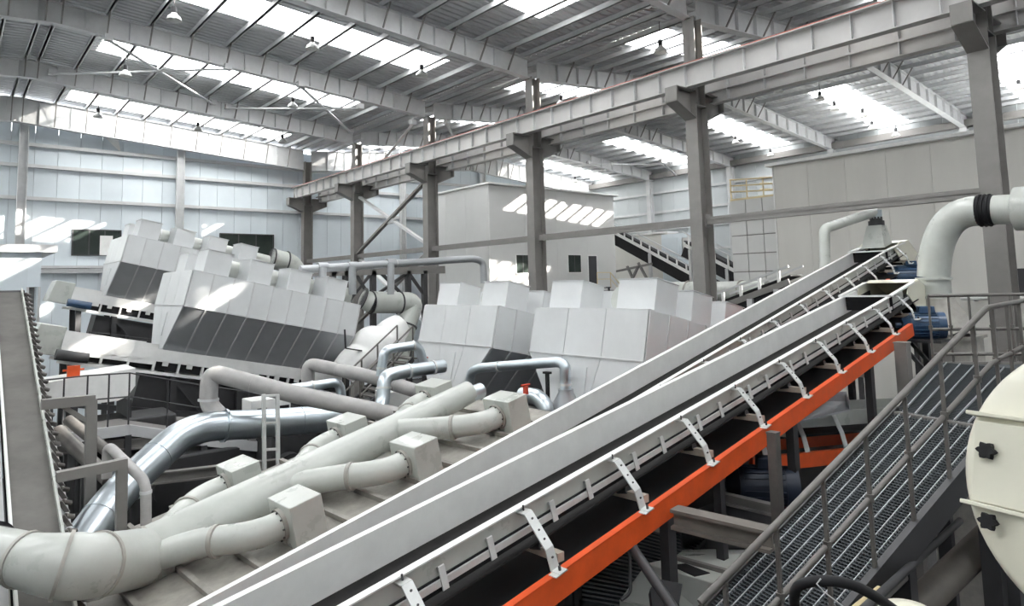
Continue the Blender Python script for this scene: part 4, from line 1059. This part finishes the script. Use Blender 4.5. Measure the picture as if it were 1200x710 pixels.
# cream drum with star knobs
c = atd(1330, 578, 3.1)
ax = (-c).normalized(); ax = (ax + V((-.25, .35, .1))).normalized()
t = thing('drum_cover', 'big round cream drum cover with two ledges and black star knobs', 'drum', c - V((0, 0, .8)))
R_ = pxr(c, 188)
MB().tube([c - ax * .9, c - ax * .06, c - ax * .02, c + ax * .03, c + ax * .06], [R_, R_, R_ * .985, R_ * .93, R_ * .6], 64).build('drum_shell', M['drum'], t)
sx = V((0, 0, 1)).cross(ax).normalized(); sy = ax.cross(sx)
if sx.dot(right) < 0: sx = -sx
for (yy, flip) in ((.245, -1), (-.225, 1)):
    hw = math.sqrt(R_ ** 2 - yy ** 2) * .985
    o = c + sy * yy + ax * .05
    MB().hexa([o - sx * hw - ax * .06, o + sx * hw - ax * .06, o + sx * hw + ax * .045, o - sx * hw + ax * .045] + [q + sy * .022 for q in (o - sx * hw - ax * .06, o + sx * hw - ax * .06, o + sx * hw + ax * .045, o - sx * hw + ax * .045)]).build('ledge', M['drum'], t, bevel=.005)
MB().hexa([c + sx * x + sy * y + ax * z for z in (.02, .075) for x, y in ((-R_ * .88, -.2), (R_ * .88, -.2), (R_ * .88, .22), (-R_ * .88, .22))]).build('hatch_panel', M['drum'], t, bevel=.008)
def star(px, py):
    d = sight(px, py); k = (c + ax * .10 - V()).dot(ax) / d.dot(ax); o = d * k
    pr = []
    for i in range(24):
        an = i * math.pi / 12; rr = pxr(o, 8.6) * (1 + .2 * math.cos(6 * an)); pr.append((rr * math.cos(an), rr * math.sin(an)))
    MB().prism(pr, o - ax * .02, o + ax * .02, sx, sy).tube([o - ax * .06, o + ax * .0], .02, 8).build('star_knob', M['black'], t, label='black star-shaped knob')
star(1156, 528); star(1158, 611)
for s in (-.35, .35):
    p = c - ax * .5 + sx * s; MB().box(p.x - .08, p.x + .08, p.y - .08, p.y + .08, FZ, p.z - R_ * .8).build('support_leg', M['dark'], t)
# things below the walkway
p = atd(1064, 722, 2.9)
t = thing('small_drum', 'low cream domed cap at the foot of the walkway below the drum cover', 'drum', p - V((0, 0, .6)))
rr = pxr(p, 34)
MB().tube([p - V((0, 0, 1.0)), p, p + V((0, 0, .03)), p + V((0, 0, .045))], [rr, rr, rr * .8, rr * .3], 28).build('cap', M['drum'], t)
MB().tube([V((p.x, p.y, FZ)), p - V((0, 0, .99))], .12, 10).build('pedestal', M['dark'], t)
hp = [atd(936, 740, 2.9), atd(930, 700, 2.85), atd(934, 686, 2.8), atd(950, 681, 2.75), atd(975, 680, 2.7), atd(1000, 685, 2.7), atd(1025, 698, 2.75), atd(1050, 716, 2.8)]
t = thing('black_hose', 'thick black hose arching over the foot of the walkway', 'hose', hp[0])
MB().tube(bend(hp, .05, 3), pxr(hp[3], 6), 12).build('hose', M['black'], t)
MB().tube([atd(962, 678, 2.68), atd(957, 684, 2.68), atd(966, 694, 2.68), atd(990, 712, 2.7)], .003, 5).build('tie_wire', M['zinc'], t, label='thin white tie wire')
pipe('low_pipe', 'thick beige-brown pipe running low beneath the drum cover', [atd(1050, 735, 5.4), atd(1190, 600, 6.4)], .125, 'brown', .1)
pipe('cable_conduit', 'yellow cable lying among grey conduits beneath the walkway', [atd(990, 722, 4.4), atd(1030, 690, 5.0)], .022, 'yellow', .1)
pipe('cable_conduit', 'upper grey conduit beneath the walkway', [atd(1010, 716, 4.5), atd(1125, 610, 6.2)], .03, 'dark', .1)
pipe('cable_conduit', 'lower grey conduit beneath the walkway, beside the yellow cable', [atd(1005, 728, 4.5), atd(1060, 676, 5.2)], .03, 'railing', .1)
# ================================================================== lower level under the conveyors, back aisle conveyors
# cream hood machine under the orange beam
z = -2.95
t = thing('guard_hood', 'dusty white faceted guard hood with black openings below the orange beam', 'hood', onZ(800, 700, z - .6))
tp = [onZ(757, 660, z), onZ(791, 653, z), onZ(868, 649, z), onZ(860, 690, z)]
bt = [onZ(726, 703, z - .35), onZ(800, 645, z - .35), onZ(890, 640, z - .35), onZ(835, 730, z - .35)]
MB().hexa(bt + tp).build('hood_shell', M['cream'], t, bevel=.01)
MB().hexa([V((p.x, p.y, z - 1.4)) for p in bt] + bt).build('hood_skirt', M['cream'], t)
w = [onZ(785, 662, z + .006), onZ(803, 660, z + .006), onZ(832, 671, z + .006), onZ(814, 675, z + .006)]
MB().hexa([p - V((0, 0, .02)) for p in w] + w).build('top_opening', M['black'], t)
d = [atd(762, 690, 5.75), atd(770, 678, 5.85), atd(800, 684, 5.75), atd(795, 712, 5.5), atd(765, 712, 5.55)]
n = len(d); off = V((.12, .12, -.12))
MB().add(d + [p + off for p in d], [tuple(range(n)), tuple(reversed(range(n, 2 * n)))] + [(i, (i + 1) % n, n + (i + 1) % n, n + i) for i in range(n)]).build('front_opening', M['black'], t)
MB().bar(onZ(791, 653, z + .02), onZ(860, 672, z + .02), .05, .04).build('hood_strap', M['steel'], t)
for p in bt[:1] + bt[3:]: MB().box(p.x - .05, p.x + .05, p.y - .05, p.y + .05, FZ, z - 1.4).build('support_leg', M['dark'], t)
# grate floor beside it
z = -3.5
t = thing('floor_grate', 'dark ribbed grating deck beyond the guard hood under the conveyor', 'grating', onZ(780, 640, z))
q = [onZ(650, 700, z), onZ(770, 612, z), onZ(828, 630, z), onZ(740, 715, z)]
MB().hexa([p - V((0, 0, .05)) for p in q] + q).build('deck_plate', M['dark'], t)
rb = MB()
for i in range(26): rb.bar(lerp(q[0], q[1], i / 25) + V((0, 0, .01)), lerp(q[3], q[2], i / 25) + V((0, 0, .01)), .02, .03)
rb.build('grating_bars', M['grating'], t, kind='stuff')
for p in q: MB().box(p.x - .06, p.x + .06, p.y - .06, p.y + .06, FZ, z - .05).build('support_leg', M['dark'], t)
# cross beam and posts
def beam(label, p, q, w, h, mt='tan', name='support_beam', cat='beam'):
    t = thing(name, label, cat, min((V(p), V(q)), key=lambda v: v.z))
    p, q = V(p), V(q); dd = (q - p).normalized()
    MB().bar(p, q, w, .03).build('flange', M[mt], t)
    MB().bar(p + V((0, 0, -h / 2)), q + V((0, 0, -h / 2)), .03, h).build('web', M[mt], t)
    MB().bar(p + V((0, 0, -h)), q + V((0, 0, -h)), w, .03).build('flange', M[mt], t)
    return t
beam('brown steel cross beam from under the orange beam toward the walkway', atd(790, 596, 6.2), atd(905, 622, 5.6), .16, .15, 'brown')
beam('thin dark cross beam behind the brown one under the conveyor', atd(845, 578, 8.2), atd(905, 592, 7.8), .1, .1, 'steel')
def post(label, px, py0, py1, d, w, mt='steel'):
    a = atd(px, py0, d); t = thing('steel_post', label, 'post', (a.x, a.y, FZ))
    MB().box(a.x - w / 2, a.x + w / 2, a.y - w / 2, a.y + w / 2, FZ, a.z).build('shaft', M[mt], t)
    MB().box(a.x - w * .55, a.x + w * .55, a.y - w * .55, a.y + w * .55, a.z, a.z + .02).build('cap_plate', M[mt], t)
    MB().box(a.x - w, a.x + w, a.y - w, a.y + w, FZ, FZ + .03).build('base_plate', M[mt], t)
post('grey steel post standing up to the orange beam beside the walkway rail', 906, 508, 640, 7.2, .1, 'railing')
post('grey steel post under the top end of the orange beam', 1057, 402, 470, 10.6, .18)
post('dark slim post under the brown cross beam', 842, 560, 640, 7.2, .09, 'dark')
t = thing('diagonal_strut', 'dark round strut slanting down across the guard hood', 'strut', atd(795, 720, 5.0))
MB().tube([atd(736, 634, 6.0), atd(802, 732, 5.2)], .045, 10).build('strut', M['dark'], t)
MB().box(-.06, .06, -.06, .06, -.06, .06, lambda a, b, c: atd(736, 634, 6.0) + V((a, b, c))).build('end_lug', M['dark'], t)
t = thing('hoop_rail', 'small dark bent hoop rail beside the guard hood', 'rail', atd(735, 700, 5.6))
MB().tube(bend([atd(722, 648, 6.0), atd(738, 645, 5.95), atd(739, 695, 5.8), atd(728, 703, 5.75)], .08), .015, 6).build('hoop', M['dark'], t)
# cross-going orange conveyor under the big ones
p, q = atd(880, 545, 9.0), atd(1165, 516, 11.6)
t = thing('low_conveyor', 'short trough conveyor with dull orange beam crossing beneath the walkway', 'conveyor', (p + q) / 2 - V((0, 0, .5)))
dd = (q - p).normalized(); sd = V((-dd.y, dd.x, 0)).normalized()
if sd.y < 0: sd = -sd
up = V((0, 0, 1))
for s in (0, 1.0): MB().bar(p + sd * s, q + sd * s, .07, .2).build('side_beam', M['orange'], t, label='dull orange beam')
MB().bar(p + up * .5 + sd * .22, q + up * .5 + sd * .22, .03, .22).build('near_skirt', M['cream'], t)
MB().bar(p + up * .5 + sd * .8, q + up * .5 + sd * .8, .03, .3).build('far_skirt', M['cream'], t)
MB().bar(p + up * .3 + sd * .5, q + up * .3 + sd * .5, .8, .03).build('carry_belt', M['black'], t)
n = 7
for i in range(n):
    o = lerp(p, q, (i + .35) / n)
    MB().bar(o + up * .55 + sd * .18, o + up * .3 + sd * .05, .09, .012, sd).bar(o + up * .32 + sd * .06, o + up * .1, .09, .012, sd).build('skirt_bracket', M['zinc'], t)
for f in (.05, .5, .95):
    o = lerp(p, q, f); MB().box(o.x - .06, o.x + .06, o.y - .06, o.y + .06, FZ, o.z - .1).build('support_leg', M['dark'], t)
t = thing('sheet_tray', 'dull sheet metal tray hanging below the orange beam over the low conveyor', 'tray', atd(965, 490, 9.4))
q4 = [atd(940, 492, 9.2), atd(996, 480, 9.6), atd(992, 470, 10.0), atd(945, 470, 9.8)]
MB().hexa([v - V((0, 0, .02)) for v in q4] + q4).build('tray_floor', M['galv'], t)
MB().bar(q4[2] + V((0, 0, .06)), q4[3] + V((0, 0, .06)), .015, .16).bar(q4[1] + V((0, 0, .05)), q4[2] + V((0, 0, .05)), .015, .14).build('tray_rim', M['galv'], t)
p = atd(900, 570, 8.4); motor('blue motor with shade put into its paint, under the orange beam', p, (.6, -.8, 0), .24, .7, 'shadeblue')
t = thing('machine_bed', 'dark steel bed under the shaded blue motor', 'frame', (p.x, p.y, FZ))
MB().box(p.x - .7, p.x + .7, p.y - .6, p.y + .6, p.z - .36, p.z - .26).build('bed_plate', M['dark'], t)
for dx in (-.6, .6): MB().box(p.x + dx - .06, p.x + dx + .06, p.y - .5, p.y + .5, FZ, p.z - .36).build('leg', M['dark'], t)
for (x0, y0, d0, x1, y1, d1, w, lab) in ((640, 600, 12, 1000, 520, 13, .25, 'dark beam deep under the conveyors, upper'), (900, 640, 8.5, 1100, 585, 10, .2, 'dark beam deep under the walkway')):
    beam(lab, atd(x0, y0, d0), atd(x1, y1, d1), w, .2, 'dark')
t = thing('dark_backdrop', 'dark sheet added as a backdrop below the upper part of the orange-beamed conveyor', 'backdrop', C1(10, 5.15, -4.6))  # added sheet: keeps the bright background out of the dark gap
for i in range(5): MB().box(7.2 + i * 1.1, 8.28 + i * 1.1, 5.12, 5.15, -4.9 - .12 * i, -3.12, C1).build('backdrop_sheet', M['dark'], t)
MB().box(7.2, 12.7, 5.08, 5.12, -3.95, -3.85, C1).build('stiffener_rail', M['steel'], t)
# dark bodies added to fill the shaded gap between dryers and hood
for i, (px, py, Y, sx, sy, sz, lab) in enumerate(((250, 560, 16.0, 3.2, 1.2, 1.2, 'added dark filler body for the shade under the fat silver duct'), (150, 520, 17.5, 2.0, 1.2, 1.1, 'added dark filler body for the shade behind the tall grey post'), (360, 540, 15.0, 1.6, 1.2, 1.4, 'added dark filler body for the shade behind the ladder'))):
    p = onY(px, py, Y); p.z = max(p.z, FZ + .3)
    t = thing('dark_filler', lab, 'machine', (p.x, p.y, FZ))
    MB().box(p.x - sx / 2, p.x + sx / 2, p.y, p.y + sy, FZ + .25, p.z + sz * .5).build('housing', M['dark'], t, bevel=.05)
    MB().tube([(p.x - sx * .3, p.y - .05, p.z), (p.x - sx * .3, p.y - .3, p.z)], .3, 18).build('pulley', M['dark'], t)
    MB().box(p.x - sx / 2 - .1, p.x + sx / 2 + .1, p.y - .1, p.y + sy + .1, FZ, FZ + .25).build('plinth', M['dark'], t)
pipe('shaded_pipe', 'dusty pipe slanting in the dark beside the steep conveyor, upper', [onY(68, 505, 14.5), onY(128, 562, 13.2)], .12, 'railing', .1)
pipe('shaded_pipe', 'dusty pipe slanting in the dark beside the steep conveyor, lower', [onY(80, 492, 15.5), onY(140, 540, 14.2)], .1, 'railing', .1)
for (x0, y0, Y0, x1, y1, Y1, lab) in ((130, 560, 15.5, 420, 528, 14.5, 'dark level beam crossing behind the ladder'), (60, 520, 17, 300, 505, 16, 'dark level beam behind the square tube frame')):
    beam(lab, onY(x0, y0, Y0), onY(x1, y1, Y1), .16, .2, 'steel')
t = thing('guard_railing', 'thin dark guard railing between the two long inclined dryers', 'railing', onY(140, 405, 23.5))
for py0, py1 in ((389, 398), (397, 405)): MB().tube([onY(104, py0, 23.5), onY(182, py1, 23.5)], .02, 6).build('rail', M['dark'], t)
for px in (105, 115, 139, 147, 172): MB().tube([onY(px, 388 + (px - 104) * .11, 23.5), onY(px, 420, 23.5)], .02, 6).build('rail_post', M['dark'], t)
# ---- back aisle beyond the crane columns
def back_conveyor(label, p, q, w, n, lift=.55, belly=.5, mt='trimw'):
    t = thing('back_conveyor', label, 'conveyor', (V(p) + V(q)) / 2)
    p, q = V(p), V(q); d = (q - p).normalized(); s = V((d.y, -d.x, 0)).normalized()
    if s.x > 0: s = -s         # toward the camera side
    for e in (0, w): MB().bar(p - s * e, q - s * e, .08, .2).build('side_beam', M[mt], t)
    MB().bar(p - s * w / 2 - V((0, 0, belly * .5)), q - s * w / 2 - V((0, 0, belly * .5)), w * .96, belly).build('under_guard', M['black'], t)
    MB().bar(p + V((0, 0, lift)), q + V((0, 0, lift)), .06, .07).bar(p - s * w + V((0, 0, lift)), q - s * w + V((0, 0, lift)), .06, .07).build('skirt_rail', M['rafter'], t)
    for i in range(n):
        o = lerp(p, q, (i + .5) / n); MB().bar(o, o + V((0, 0, lift)), .1, .06).build('skirt_bracket', M['trimw'], t)
    MB().bar(p - s * w / 2 + V((0, 0, .2)), q - s * w / 2 + V((0, 0, .2)), w * .8, .05).build('carry_belt', M['black'], t)
    for f in (.15, .5, .85):
        o = lerp(p, q, f); MB().box(o.x - .1, o.x + .1, o.y - .1, o.y + .1, FZ, o.z - .1).build('support_leg', M['rafter'], t)
    return t
back_conveyor('long white-railed conveyor with black belly sloping down beside the white cabin', onX(700, 262, 39), onX(834, 334, 39), 1.2, 13, .5, .9)
back_conveyor('short conveyor behind the tall column, by the gridded screen', onX(800, 286, 36.5), onX(862, 318, 36.5), 1.1, 4, .8, .8)
back_conveyor('short conveyor rising from the tall column foot toward the beige room', onX(838, 362, 21), onX(925, 330, 21), 1.0, 4, .5, .6, 'steel')
t = thing('braced_stand', 'dark braced stand under the long back conveyor', 'frame', onX(740, 330, 38.6))
for (x0, y0, x1, y1) in ((722, 318, 764, 309), (735, 312, 750, 345), (748, 308, 768, 345), (732, 345, 748, 312)):
    MB().bar(onX(x0, y0, 38.4), onX(x1, y1, 38.4), .15, .15).build('brace', M['steel'], t)
t = thing('chute_box', 'white open chute box on the back conveyor behind the tall column', 'chute', onX(808, 300, 37))
a, b = onX(800, 303, 37), onX(822, 277, 37)
MB().box(37, 37.1, b.y, a.y, a.z, b.z).box(37, 38.2, a.y - .08, a.y, a.z, b.z).build('chute_wall', M['trimw'], t)
MB().box(36.98, 37.0, b.y + .2, a.y - .3, a.z + .5, b.z - .3).build('dark_opening', M['black'], t)
pipe('back_duct', 'long pale horizontal duct behind the tall column, above the dryer boxes', [onX(764, 341, 26), onX(900, 341, 26)], .42, 'cream', .2, [(0, .15), (0, .35), (0, .8)], cat='duct', seg=20, fl='dusty')
